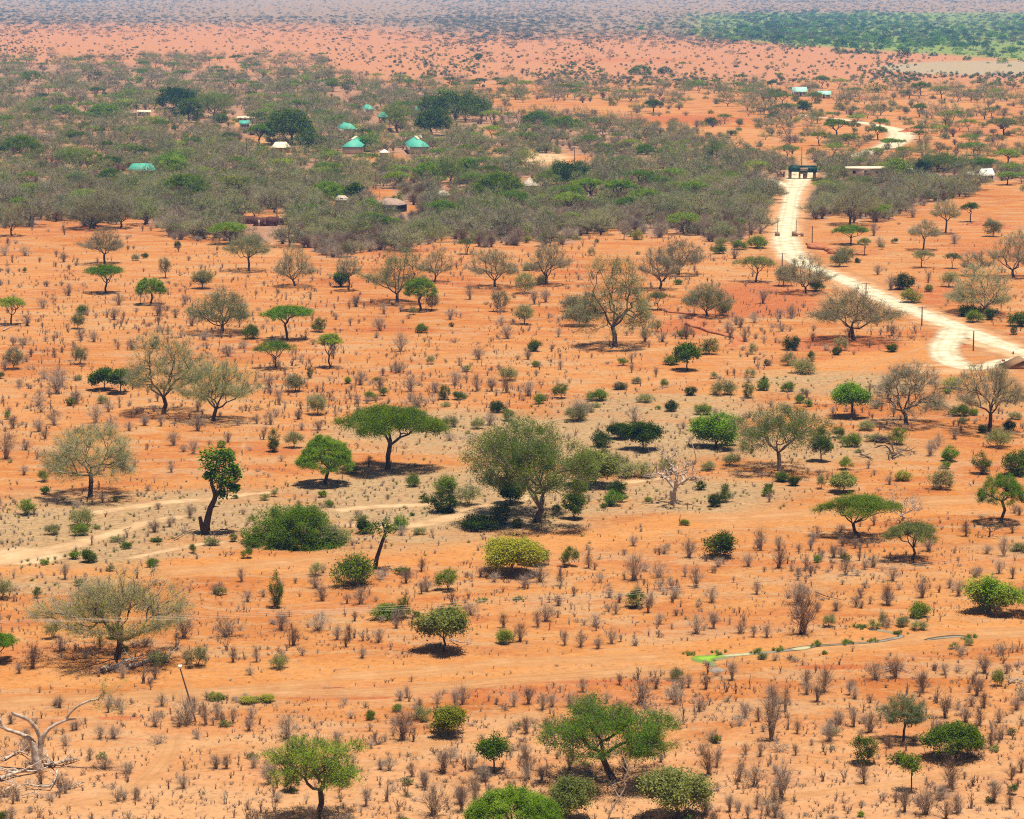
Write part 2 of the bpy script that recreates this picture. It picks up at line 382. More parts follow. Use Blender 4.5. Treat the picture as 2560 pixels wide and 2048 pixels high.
def link(name, me, parent=None, loc=None):
    o = bpy.data.objects.new(name, me); COL.objects.link(o)
    if parent is not None: o.parent = parent
    if loc is not None: o.location = loc
    return o
def empty(name, loc, rz=0.0):
    o = bpy.data.objects.new(name, None); COL.objects.link(o); o.location = loc; o.rotation_euler = (0, 0, rz); o.empty_display_size = .5
    return o
# ================================================================== THE GROUND
def interp(xs, ys):
    return lambda x: np.interp(x, xs, ys)
thick_bot = interp([-400, 0, 180, 350, 560, 700, 900, 1100, 1300, 1500, 1700, 1900, 1935, 1945, 2035, 2045, 2150, 2250, 2350, 2450, 2560, 3000],
                   [550, 560, 575, 560, 615, 630, 640, 620, 615, 600, 600, 600, 575, 560, 555, 560, 555, 540, 505, 490, 470, 460])
_tb = thick_bot
thick_bot = lambda x: _tb(x) + (np.sin(x / 31.) * 9 + np.sin(x / 11.3 + 1) * 6 + np.sin(x / 73. + 2) * 9) * np.where((x > 1900) & (x < 2070), .2, 1)
thick_top = interp([-400, 0, 400, 860, 1100, 1250, 1400, 1700, 1900, 2040, 2200, 2560, 3000],
                   [140, 150, 165, 195, 215, 262, 300, 330, 395, 400, 410, 425, 430])
def ell(x, y, items):
    o = np.zeros_like(x)
    for cx, cy, rx, ry, s in items:
        o = np.maximum(o, s * smooth(1.25, .35, np.hypot((x - cx) / rx, (y - cy) / ry)))
    return o
TAN = [(150, 1330, 450, 120, .9), (500, 1290, 420, 90, .9), (1150, 1250, 560, 110, 1), (1150, 1080, 420, 75, .9), (1500, 1100, 480, 95, 1), (1650, 1020, 380, 60, .8),
       (2080, 960, 360, 45, .8), (1750, 1240, 360, 60, .8), (2050, 1120, 380, 60, .7), (2500, 1350, 200, 60, .5), (2200, 1850, 420, 90, .35), (900, 1340, 500, 60, .7), (100, 1460, 260, 40, .7), (2450, 1010, 200, 40, .5), (300, 960, 400, 60, .3)]
RED = [(1900, 750, 230, 60, .8), (1720, 820, 120, 40, .7), (2440, 850, 140, 35, .7), (2330, 740, 220, 50, .6), (2100, 860, 220, 26, .8), (1050, 700, 300, 50, .4), (1500, 690, 300, 50, .4),
       (300, 1795, 90, 9, .9), (850, 1744, 200, 8, .9), (1500, 1705, 260, 7, .8), (2080, 1668, 120, 9, .9), (2350, 1640, 160, 7, .5), (120, 1800, 160, 10, .6), (1700, 300, 260, 14, .8), (1350, 290, 200, 10, .5), (2500, 330, 260, 24, .5),
       (160, 560, 200, 40, .5), (1000, 620, 200, 30, .5), (2020, 640, 260, 30, .4), (1500, 150, 400, 8, .5), (2200, 370, 200, 20, .4), (2480, 620, 200, 30, .5), (100, 930, 200, 30, .4), (350, 540, 120, 15, .6), (640, 520, 60, 12, .8), (120, 390, 50, 14, .5)]
PALE = [(60, 1390, 110, 26, 1), (2350, 925, 140, 22, .5), (2080, 560, 40, 120, .0), (900, 500, 60, 16, .6), (1330, 395, 130, 22, .7), (690, 352, 60, 10, .6), (1850, 440, 150, 12, .5), (1400, 278, 200, 10, .3), (2300, 1900, 90, 12, .4), (640, 310, 40, 8, .7)]
CLR = [(930, 487, 70, 16, 1), (845, 512, 34, 12, 1), (655, 535, 60, 14, 1), (700, 556, 80, 10, .8), (1385, 398, 110, 14, 1), (1240, 395, 60, 8, .9), (655, 352, 50, 14, .9), (740, 382, 80, 7, 1), (612, 306, 36, 10, 1), (1240, 332, 24, 7, 1), (960, 345, 16, 16, .9),
       (960, 395, 60, 12, .7), (1120, 455, 20, 10, 1), (1360, 280, 120, 12, 1), (990, 522, 70, 12, .8), (120, 392, 40, 18, .7), (300, 420, 60, 14, .5), (2490, 470, 90, 20, .8), (640, 465, 30, 6, 1), (540, 465, 20, 6, .8)]
def seg_dist(x, y, pts):
    d = np.full(x.shape, 1e9)
    for (x0, y0), (x1, y1) in zip(pts[:-1], pts[1:]):
        vx, vy = x1 - x0, y1 - y0; L2 = vx * vx + vy * vy + 1e-9
        t = np.clip(((x - x0) * vx + (y - y0) * vy) / L2, 0, 1)
        d = np.minimum(d, np.hypot(x - x0 - t * vx, (y - y0 - t * vy)))
    return d
def P_(c, *pts): return [px(c, *p) for p in pts]
# bare smooth bands (columns and rows of the photograph, half thickness in rows)
BANDS = [([(-300, 1710), (0, 1690), (400, 1690), (900, 1676), (1400, 1665), (1900, 1618), (2560, 1580), (2900, 1560)], 34),
         ([(-300, 1400), (400, 1425), (860, 1402), (1200, 1375), (1500, 1345), (1700, 1300), (2050, 1290), (2400, 1262), (2800, 1250)], 26),
         ([(1700, 1010), (1900, 960), (2080, 925), (2300, 880)], 30)]
def masks(x, y):
    m = {}
    tb, tt = thick_bot(x), thick_top(x)
    inz = smooth(0, 1, (tb - y + 4) / 22.) * smooth(0, 1, (y - tt + 10) / 24.)
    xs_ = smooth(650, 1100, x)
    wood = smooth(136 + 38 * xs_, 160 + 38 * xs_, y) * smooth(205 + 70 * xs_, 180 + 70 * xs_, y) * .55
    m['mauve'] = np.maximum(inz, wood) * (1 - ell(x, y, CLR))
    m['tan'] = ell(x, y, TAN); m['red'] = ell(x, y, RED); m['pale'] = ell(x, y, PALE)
    m['peach'] = smooth(1500, 2100, y) * .8
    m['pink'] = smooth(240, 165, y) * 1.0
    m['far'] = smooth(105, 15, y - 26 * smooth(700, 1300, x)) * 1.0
    m['flat'] = smooth(0, 1, 1 - np.hypot((x - 2480) / 380., (y - 170) / 24.)) * 2.2
    m['green'] = smooth(1480, 2050, x) * smooth(24, 42, y) * smooth(104 + (x - 1700) * .07, 80 + (x - 1700) * .06, y)
    bare = np.zeros_like(x)
    for pts, hw in BANDS: bare = np.maximum(bare, smooth(1.3, .5, seg_dist(x, y * 1.0, pts) / hw))
    m['bare'] = bare
    return {k: np.clip(v, 0, 1) for k, v in m.items()}
ys = np.concatenate([np.arange(2400, 700, -5.0), np.arange(700, 0, -2.2), -45 + np.geomspace(45, .9, 26)])
vv = ys - HORIZON
rr = CAM_H / np.tan(PITCH + np.arctan((ys - 1024) / FPX))
rr = np.concatenate([[0.5, 60, 120], rr[rr > 140], [60000]])
fa = np.radians(np.linspace(-13.5, 13.5, 420)); ca = np.radians(np.linspace(15, 345, 46))
an = np.concatenate([fa, ca]); na = len(an); nr = len(rr)
GX = rr[:, None] * np.sin(an)[None]; GY = rr[:, None] * np.cos(an)[None]
V = np.stack([GX, GY, np.zeros_like(GX)], 2).reshape(-1, 3)
i = np.arange(nr - 1)[:, None] * na; j = np.arange(na)[None]; j2 = (j + 1) % na
F = np.stack([i + j, i + j2, i + na + j2, i + na + j], 2).reshape(-1, 4)[:, ::-1]
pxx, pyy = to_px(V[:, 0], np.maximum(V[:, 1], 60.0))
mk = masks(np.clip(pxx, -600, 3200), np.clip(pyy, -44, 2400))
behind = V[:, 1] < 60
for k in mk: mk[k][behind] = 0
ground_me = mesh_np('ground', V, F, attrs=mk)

m, n, out = newmat('red earth')
tc = N(n, 'ShaderNodeTexCoord').outputs['Object']
big = noise(n, .011, 5, .6, tc, .6); mid = noise(n, .085, 6, .65, tc, .4); fine = noise(n, 1.4, 6, .7, tc); streak_map = N(n, 'ShaderNodeMapping')
streak_map.inputs['Scale'].default_value = (.03, .16, 1); streak_map.inputs['Rotation'].default_value = (0, 0, math.radians(6)); n.links.new(tc, streak_map.inputs[0])
streak = noise(n, 1.0, 6, .65, streak_map.outputs[0], .5)
base = ramp(n, mid.outputs[0], [(.28, (.34, .092, .020)), (.46, (.45, .158, .036)), (.58, (.48, .186, .048)), (.74, (.54, .250, .082))])
base = mix(n, math_(n, 'MULTIPLY', ramp(n, big.outputs[0], [(.42, (0, 0, 0)), (.62, (1, 1, 1))]), .6), base, (.54, .265, .095))
base = mix(n, math_(n, 'MULTIPLY', ramp(n, streak.outputs[0], [(.50, (0, 0, 0)), (.64, (1, 1, 1))]), .50), base, (.45, .135, .045))
def masked(name, nz, lo=.25, hi=.6, amt=1.0):
    a = attr(n, name)
    s = math_(n, 'ADD', a, math_(n, 'MULTIPLY', math_(n, 'SUBTRACT', nz, .5), 1.3))
    mr = N(n, 'ShaderNodeMapRange'); mr.inputs['From Min'].default_value = lo; mr.inputs['From Max'].default_value = hi
    n.links.new(s, mr.inputs['Value'])
    st = N(n, 'ShaderNodeMapRange'); st.inputs['From Max'].default_value = .06; n.links.new(a, st.inputs['Value'])
    return math_(n, 'MULTIPLY', math_(n, 'MULTIPLY', mr.outputs[0], st.outputs[0]), amt)
st2 = N(n, 'ShaderNodeMapping'); st2.inputs['Scale'].default_value = (.07, .20, 1); st2.inputs['Rotation'].default_value = (0, 0, math.radians(-14)); st2.inputs['Location'].default_value = (31, 7, 0); n.links.new(tc, st2.inputs[0])
straw = noise(n, 1.0, 7, .72, st2.outputs[0], .8)
base = mix(n, math_(n, 'MULTIPLY', ramp(n, straw.outputs[0], [(.50, (0, 0, 0)), (.58, (1, 1, 1))]), .55), base, (.46, .295, .155))
base = mix(n, math_(n, 'MULTIPLY', ramp(n, straw.outputs[0], [(.37, (1, 1, 1)), (.45, (0, 0, 0))]), .60), base, (.40, .112, .032))
base = mix(n, masked('peach', mid.outputs[0], .2, .8, .75), base, (.57, .31, .150))
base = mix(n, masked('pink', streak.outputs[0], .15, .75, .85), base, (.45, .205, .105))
base = mix(n, masked('bare', streak.outputs[0], .2, .8, .55), base, (.56, .245, .072))
base = mix(n, masked('red', streak.outputs[0], .3, .75, .85), base, (.42, .115, .035))
tanc = ramp(n, fine.outputs[0], [(.3, (.29, .19, .095)), (.7, (.46, .32, .165))])
base = mix(n, masked('tan', streak.outputs[0], .30, .85, .85), base, tanc)
base = mix(n, masked('pale', streak.outputs[0], .3, .7, .85), base, (.66, .46, .26))
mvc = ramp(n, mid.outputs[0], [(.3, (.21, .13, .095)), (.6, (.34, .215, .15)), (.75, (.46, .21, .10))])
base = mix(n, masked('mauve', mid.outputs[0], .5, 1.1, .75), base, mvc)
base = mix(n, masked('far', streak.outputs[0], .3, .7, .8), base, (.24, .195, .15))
base = mix(n, masked('flat', streak.outputs[0], .25, .5, .9), base, (.36, .30, .20))
base = mix(n, masked('green', streak.outputs[0], .25, .6, .9), base, (.16, .26, .055))
# dark specks: stones, droppings, leaf litter
vr = N(n, 'ShaderNodeTexVoronoi'); vr.inputs['Scale'].default_value = 1.1; n.links.new(tc, vr.inputs['Vector'])
sp = math_(n, 'LESS_THAN', vr.outputs['Distance'], math_(n, 'MULTIPLY', fine.outputs[0], .24))
base = mix(n, math_(n, 'MULTIPLY', sp, .40), base, (.20, .10, .06))
fv = ramp(n, fine.outputs[0], [(.30, (.50, .46, .42)), (.46, (.93, .92, .9)), (.62, (1.0, 1.0, 1.0)), (.75, (1.12, 1.12, 1.10))])
wn = noise(n, .42, 6, .75, tc)
base = mix(n, math_(n, 'MULTIPLY', ramp(n, wn.outputs[0], [(.54, (0, 0, 0)), (.66, (1, 1, 1))]), .55), base, (.36, .19, .105))
base = mix(n, math_(n, 'MULTIPLY', ramp(n, wn.outputs[0], [(.34, (1, 1, 1)), (.44, (0, 0, 0))]), .40), base, (.60, .33, .155))
base = mix(n, .85, base, fv, 'MULTIPLY')
b = N(n, 'ShaderNodeBsdfPrincipled'); b.inputs['Roughness'].default_value = .95; b.inputs['Specular IOR Level'].default_value = .1
n.links.new(base, b.inputs['Base Color'])
hgt = math_(n, 'ADD', math_(n, 'MULTIPLY', mid.outputs[0], 2.5), math_(n, 'MULTIPLY', fine.outputs[0], .35))
bp = N(n, 'ShaderNodeBump'); bp.inputs['Strength'].default_value = 1.0; bp.inputs['Distance'].default_value = .6
n.links.new(hgt, bp.inputs['Height']); n.links.new(bp.outputs[0], b.inputs['Normal']); n.links.new(b.outputs[0], out.inputs[0])
M['earth'] = m
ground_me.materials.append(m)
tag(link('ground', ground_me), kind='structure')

# ------------------------------------------------------------------ roads and tracks: sheets with ragged borders just above the earth
def roadmat(name, c1, c2, rut=0.0, edge=.5, amt=1.0):
    m, n, out = newmat(name)
    tc = N(n, 'ShaderNodeTexCoord').outputs['Object']
    f = noise(n, .35, 6, .65, tc); g = noise(n, 2.5, 4, .6, tc)
    c = ramp(n, f.outputs[0], [(.32, c1), (.66, c2)])
    e = attr(n, 'edge'); rt = attr(n, 'rut')
    if rut: c = mix(n, math_(n, 'MULTIPLY', rt, rut), c, tuple(k * .78 for k in c1))
    a = math_(n, 'ADD', e, math_(n, 'MULTIPLY', math_(n, 'SUBTRACT', f.outputs[0], .5), 1.1))
    a = math_(n, 'ADD', a, math_(n, 'MULTIPLY', math_(n, 'SUBTRACT', g.outputs[0], .5), .35))
    mr = N(n, 'ShaderNodeMapRange'); mr.inputs['From Min'].default_value = .12; mr.inputs['From Max'].default_value = edge
    mr.inputs['To Max'].default_value = amt; n.links.new(a, mr.inputs['Value'])
    b = N(n, 'ShaderNodeBsdfPrincipled'); b.inputs['Roughness'].default_value = .95; b.inputs['Specular IOR Level'].default_value = .1
    n.links.new(c, b.inputs['Base Color']); n.links.new(mr.outputs[0], b.inputs['Alpha'])
    bp = N(n, 'ShaderNodeBump'); bp.inputs['Strength'].default_value = .5; bp.inputs['Distance'].default_value = .2
    n.links.new(g.outputs[0], bp.inputs['Height']); n.links.new(bp.outputs[0], b.inputs['Normal'])
    n.links.new(b.outputs[0], out.inputs[0]); return m
M['road'] = roadmat('pale murram road', (.52, .40, .24), (.76, .67, .46), .50, 1.0)
M['verge'] = roadmat('orange road verge', (.50, .21, .075), (.60, .34, .16), 0, .9, .9)
M['track'] = roadmat('sandy track', (.57, .34, .16), (.68, .45, .24), 0, 1.15, .85)
M['track_red'] = roadmat('orange track', (.58, .28, .105), (.66, .37, .165), .5, 1.1, .6)
def catmull(P, k=10):
    P = np.array(P, float); P = np.vstack([2 * P[0] - P[1], P, 2 * P[-1] - P[-2]]); out = []
    for a, b, c, d in zip(P[:-3], P[1:-2], P[2:-1], P[3:]):
        for t in np.linspace(0, 1, k, endpoint=False):
            out.append(.5 * (2 * b + (c - a) * t + (2 * a - 5 * b + 4 * c - d) * t * t + (-a + 3 * b - 3 * c + d) * t ** 3))
    out.append(P[-2]); return np.array(out)
STRIPS = []
def strip(name, pts, width, mat, z, cols=13, rut=True):
    """pts: picture columns/rows of the centre line; width in metres (one or per point)"""
    X, Y, _ = ground([p[0] for p in pts], [p[1] for p in pts])
    wd = np.broadcast_to(np.asarray(width, float), (len(pts),))
    C = catmull(np.stack([X, Y, wd], 1), 14)
    # even out spacing
    T = np.gradient(C[:, :2], axis=0); T /= np.linalg.norm(T, axis=1, keepdims=True) + 1e-9
    Nn = np.stack([-T[:, 1], T[:, 0]], 1)
    s = np.linspace(-1, 1, cols)
    V = C[:, None, :2] + Nn[:, None] * (s[None, :, None] * C[:, None, 2:3] / 2)
    V = np.concatenate([V, np.full(V.shape[:2] + (1,), z)], 2)
    nn = len(C); i = np.arange(nn - 1)[:, None] * cols; j = np.arange(cols - 1)[None]
    F = np.stack([i + j, i + j + 1, i + cols + j + 1, i + cols + j], 2).reshape(-1, 4)
    V = V.reshape(-1, 3)
    if np.cross(V[F[0, 1]] - V[F[0, 0]], V[F[0, 2]] - V[F[0, 0]])[2] < 0: F = F[:, ::-1]
    e = np.tile(np.clip((1 - np.abs(s)) * 1.8, 0, 1), nn)
    endf = np.clip(np.minimum(np.arange(nn), np.arange(nn)[::-1]) / 5., 0, 1); e = e * np.repeat(endf * .8 + .2, cols)
    ru = np.tile(np.exp(-((np.abs(s) - .32) / .10) ** 2), nn)
    me = mesh_np(name, V, F, mats=[M[mat]], attrs={'edge': e, 'rut': ru})
    STRIPS.append((C, 1.0))
    return tag(link(name, me), kind='structure')
main_road = [(2760, 935), (2560, 885), (2458, 845), (2338, 797), (2230, 755), (2130, 708), (2062, 680), (2010, 662), (1982, 640), (1967, 614), (1963, 585), (1970, 545), (1977, 505), (1984, 478), (1996, 452), (2006, 430), (2010, 422)]
strip('road_verge', main_road, 14.0, 'verge', .004)
strip('road', main_road, [7, 7, 7, 7, 7, 6.6, 6.6, 7, 8.4, 8.4, 7.6, 7, 6.8, 7.4, 10, 12, 8], 'road', .008)
strip('road', [(1990, 470), (1960, 462), (1935, 452), (1918, 446)], 5.5, 'road', .012)
strip('road', P_('c', (1090, 985), (1180, 955), (1280, 925), (1350, 890), (1385, 855), (1370, 825), (1300, 800), (1200, 780), (1080, 757), (960, 742), (860, 735), (720, 716)), [8, 10, 12, 14, 14, 13, 11, 8, 7, 6, 5, 4], 'road', .008)
strip('road', P_('c', (770, 960), (775, 1000), (790, 1040), (780, 1080)), 6, 'track_red', .006)
strip('road', P_('f', (1720, 800), (1695, 860), (1655, 925), (1670, 985), (1745, 1035), (1860, 1052), (1960, 1030), (2080, 1003), (2220, 990)), [6, 7, 6.5, 6.5, 6.5, 5.5, 5, 5, 6], 'road', .012)
strip('road', P_('f', (1690, 850), (1760, 880), (1860, 905), (1960, 935), (2060, 965), (2140, 985)), [4, 5, 4, 4, 4, 3], 'track', .010)
strip('track', P_('f', (1620, 900), (1480, 940), (1340, 985), (1220, 1020), (1110, 1090), (1000, 1140), (900, 1185), (780, 1230), (660, 1290), (560, 1340)), 1.7, 'track_red', .006)
strip('track', P_('f', (1200, 1045), (1000, 1050), (860, 1048)), 1.5, 'track_red', .005)
strip('track', P_('g', (-300, 1060), (0, 1005), (180, 960), (400, 925), (600, 868), (780, 815), (920, 770), (1060, 745), (1200, 728)), [6, 6, 6.2, 4.5, 3.8, 3.6, 3.4, 3.2, 2.6], 'track', .006)
strip('track', P_('g', (480, 735), (620, 705), (850, 670), (1020, 645), (1180, 632), (1340, 620), (1560, 590), (1800, 575)), [2, 3, 3.4, 3.6, 3.2, 3, 2.3, 1.6], 'track', .006)
strip('track', P_('h', (-60, 700), (100, 680), (300, 665), (450, 660), (620, 655)), 3.2, 'track', .006)
strip('track', P_('h', (-40, 770), (200, 790), (420, 788), (600, 760), (740, 725), (880, 680), (1020, 650), (1170, 612), (1330, 575), (1500, 552), (1700, 530), (1880, 505), (2060, 488)), [3.2, 4, 4.4, 4.4, 4.6, 4.2, 3.6, 3.8, 4, 4, 3.2, 3, 2.4], 'track', .007)
strip('track', P_('g', (780, 1000), (900, 975), (1050, 945), (1250, 905), (1450, 890)), 1.6, 'track', .006)
strip('track', P_('g', (820, 1085), (1000, 1075), (1300, 1058), (1560, 1035), (1850, 1010), (2156, 985)), 5.5, 'track_red', .005)
strip('track', P_('j', (-200, 655), (0, 640), (300, 625), (600, 618), (900, 600), (1300, 590), (1700, 580), (2156, 590)), 4.2, 'track_red', .005)
strip('track', P_('j', (860, 610), (1200, 585), (1500, 560), (1800, 535), (2156, 515)), 3.6, 'track_red', .006)
strip('track', P_('k', (-100, 490), (200, 470), (600, 440), (1000, 395), (1500, 375), (2156, 345)), 4.0, 'track_red', .005)
strip('track', P_('k', (-100, 590), (300, 575), (700, 540), (1100, 500), (1500, 470), (2156, 420)), 4.0, 'track_red', .006)
strip('track', P_('i', (0, 745), (400, 735), (900, 700), (1400, 650), (2156, 610)), 6.0, 'track_red', .005)
strip('track', P_('l', (600, 330), (1100, 280), (1500, 240), (1900, 215), (2300, 190)), 5.0, 'track_red', .005)
strip('track', P_('c', (-100, 525), (300, 520), (500, 545)), 26, 'track_red', .005)
strip('track', P_('b', (600, 400), (1000, 400), (1300, 425), (1700, 462), (2156, 500)), 14, 'track_red', .005)
strip('track', P_('c', (950, 415), (1080, 400), (1200, 378)), 10, 'track_red', .005)

for pts, wd in ((P_('j', (1080, 850), (1060, 940), (1000, 1040), (880, 1150), (700, 1230), (400, 1290)), 2.2), (P_('d', (0, 700), (500, 735), (1100, 760), (1700, 800), (2156, 860)), 1.0), (P_('e', (600, 1080), (1100, 1100), (1600, 1080), (2156, 1100)), 1.3),
                (P_('l', (2156, 1060), (1700, 1110), (1200, 1170), (700, 1230), (200, 1260)), 2.0), (P_('g', (1600, 60), (1500, 400), (1560, 560)), .8), (P_('k', (0, 1100), (500, 930), (1000, 800), (1400, 640)), 1.2), (P_('f', (850, 280), (1100, 380), (1400, 400), (1800, 430)), 2.5)):
    strip('footpath', pts, wd, 'track_red', .0045)

# ------------------------------------------------------------------ the little stream with green algae
def blob(pts, z, name, mat):
    X, Y, _ = ground([p[0] for p in pts], [p[1] for p in pts]); C = catmull(np.stack([X, Y], 1)[list(range(len(X))) + [0]], 6)[:-1]
    c = C.mean(0); V = np.vstack([[c], C]); k = len(C)
    F3 = np.array([(0, 1 + i, 1 + (i + 1) % k) for i in range(k)])
    V = np.column_stack([V, np.full(len(V), z)])
    if np.cross(V[F3[0, 1]] - V[F3[0, 0]], V[F3[0, 2]] - V[F3[0, 0]])[2] < 0: F3 = F3[:, ::-1]
    return mesh_np(name, V, None, F3, mats=[M[mat]])
M['wet'] = roadmat('muddy water margin', (.19, .15, .10), (.24, .25, .11), 0, .5, .9)
m, n, out = newmat('shallow muddy water'); b = N(n, 'ShaderNodeBsdfPrincipled'); b.inputs['Roughness'].default_value = .45
tc = N(n, 'ShaderNodeTexCoord').outputs['Object']; f = noise(n, .5, 3, .6, tc)
n.links.new(ramp(n, f.outputs[0], [(.4, (.22, .16, .13)), (.7, (.34, .28, .19))]), b.inputs['Base Color']); n.links.new(b.outputs[0], out.inputs[0]); M['water'] = m
M['algae'] = roadmat('bright algae', (.14, .34, .015), (.30, .48, .05), 0, .8, .95)
M['scum'] = roadmat('pale dried scum', (.42, .38, .20), (.54, .48, .28), 0, .9, .9)
st1 = P_('l', (215, 425), (195, 395), (150, 372), (330, 348), (480, 335), (620, 322), (740, 306), (860, 288), (1050, 276), (1220, 264), (1320, 246), (1385, 228), (1330, 206), (1240, 190), (1180, 184))
strip('stream_bank', st1, [.8, .8, 2.6, 1.3, 1.0, 1.1, 1.5, .9, .7, .7, .9, .8, .7, .9, .6], 'wet', .005)
strip('stream', st1[3:], [.3, .3, .4, .6, .2, .2, .3, .5, .5, .3, .4, .2], 'water', .009, 7)
strip('stream_bank', P_('l', (1530, 252), (1620, 238), (1740, 226), (1830, 236)), [.5, 1.1, 1.0, .5], 'wet', .005)
strip('stream', P_('l', (1550, 250), (1620, 240), (1740, 230), (1820, 238)), [.2, .4, .4, .2], 'water', .009, 7)
strip('stream', P_('l', (250, 352), (320, 347), (410, 340), (440, 336)), [.6, 1.0, .9, .4], 'scum', .012, 7)
strip('stream', P_('l', (690, 312), (760, 304), (820, 293)), [.5, 1.3, .6], 'scum', .012, 7)
tag(link('puddle', blob(P_('l', (175, 440), (195, 430), (235, 425), (270, 432), (278, 445), (250, 456), (205, 455)), .011, 'puddle', 'water')), kind='structure')
al = blob(P_('l', (55, 362), (90, 348), (160, 348), (225, 342), (300, 352), (230, 366), (200, 394), (150, 398), (85, 388)), .013, 'algae_mat', 'algae')
at = al.attributes.new('edge', 'FLOAT', 'POINT'); at.data.foreach_set('value', np.r_[1.0, np.full(len(al.vertices) - 1, .25)].astype(np.float32))
tag(link('algae', al), kind='stuff', label='bright green algae mat at the left end of the stream', cat='algae')
# eroded gully bank: a ragged step in the red earth
def bank(name, pts, hgt, wid, seed):
    rng = np.random.default_rng(seed)
    X, Y, _ = ground([p[0] for p in pts], [p[1] for p in pts]); C = catmull(np.stack([X, Y], 1), 14)
    kk = np.linspace(0, 1, len(C)); C = C + sum(np.outer(np.sin(kk * f_ * 6.28 + rng.uniform(0, 6)), rng.normal(size=2)) * a_ for f_, a_ in ((2, .8), (5, .5), (11, .25)))
    T = np.gradient(C, axis=0); T /= np.linalg.norm(T, axis=1, keepdims=True) + 1e-9; Nn = np.stack([T[:, 1], -T[:, 0]], 1)
    if Nn[:, 1].mean() > 0: Nn = -Nn                     # steep face towards the viewer
    k = len(C); env = np.sin(np.linspace(0, np.pi, k)) ** .5
    prof = [(-2.6, 0), (-1.5, .55), (-.5, .92), (0, 1.0), (.16, .8), (.10, .35), (.22, -.05)]
    V = []
    for s, h in prof:
        o = s * wid * (1 + .2 * np.sin(kk * 40 + s)); V.append(np.column_stack([C + Nn * o[:, None], h * hgt * env * (1 + .3 * np.sin(kk * 63 + s * .7) * np.sin(kk * 17)) + (-.02 if h <= 0 else 0)]))
    V = np.stack(V, 1).reshape(-1, 3); c = len(prof); i = np.arange(k - 1)[:, None] * c; j = np.arange(c - 1)[None]
    F = np.stack([i + j, i + j + 1, i + c + j + 1, i + c + j], 2).reshape(-1, 4)
    return tag(link(name, mesh_np(name, V, F, mats=[M['red_bank']])), kind='structure')
M['red_bank'] = solid('red bank', (.40, .135, .048), .95, .35, .8, .6)
bank('gully_bank', P_('e', (2040, 668), (2100, 700), (2156, 722)) + P_('f', (40, 735), (90, 770), (140, 800), (210, 845), (270, 880), (330, 925)), .4, .9, 3)
bank('gully_bank', P_('e', (1560, 770), (1600, 690), (1640, 690)), .5, 1.0, 4)
bank('gully_bank', P_('f', (780, 265), (860, 310), (960, 335), (1080, 345)), .7, 1.6, 5)
bank('gully_bank', P_('f', (1850, 165), (1930, 160), (1990, 175)), 1.0, 1.5, 6)
bank('earth_mound', P_('c', (1415, 828), (1450, 826), (1480, 829)), 1.5, 1.3, 8)
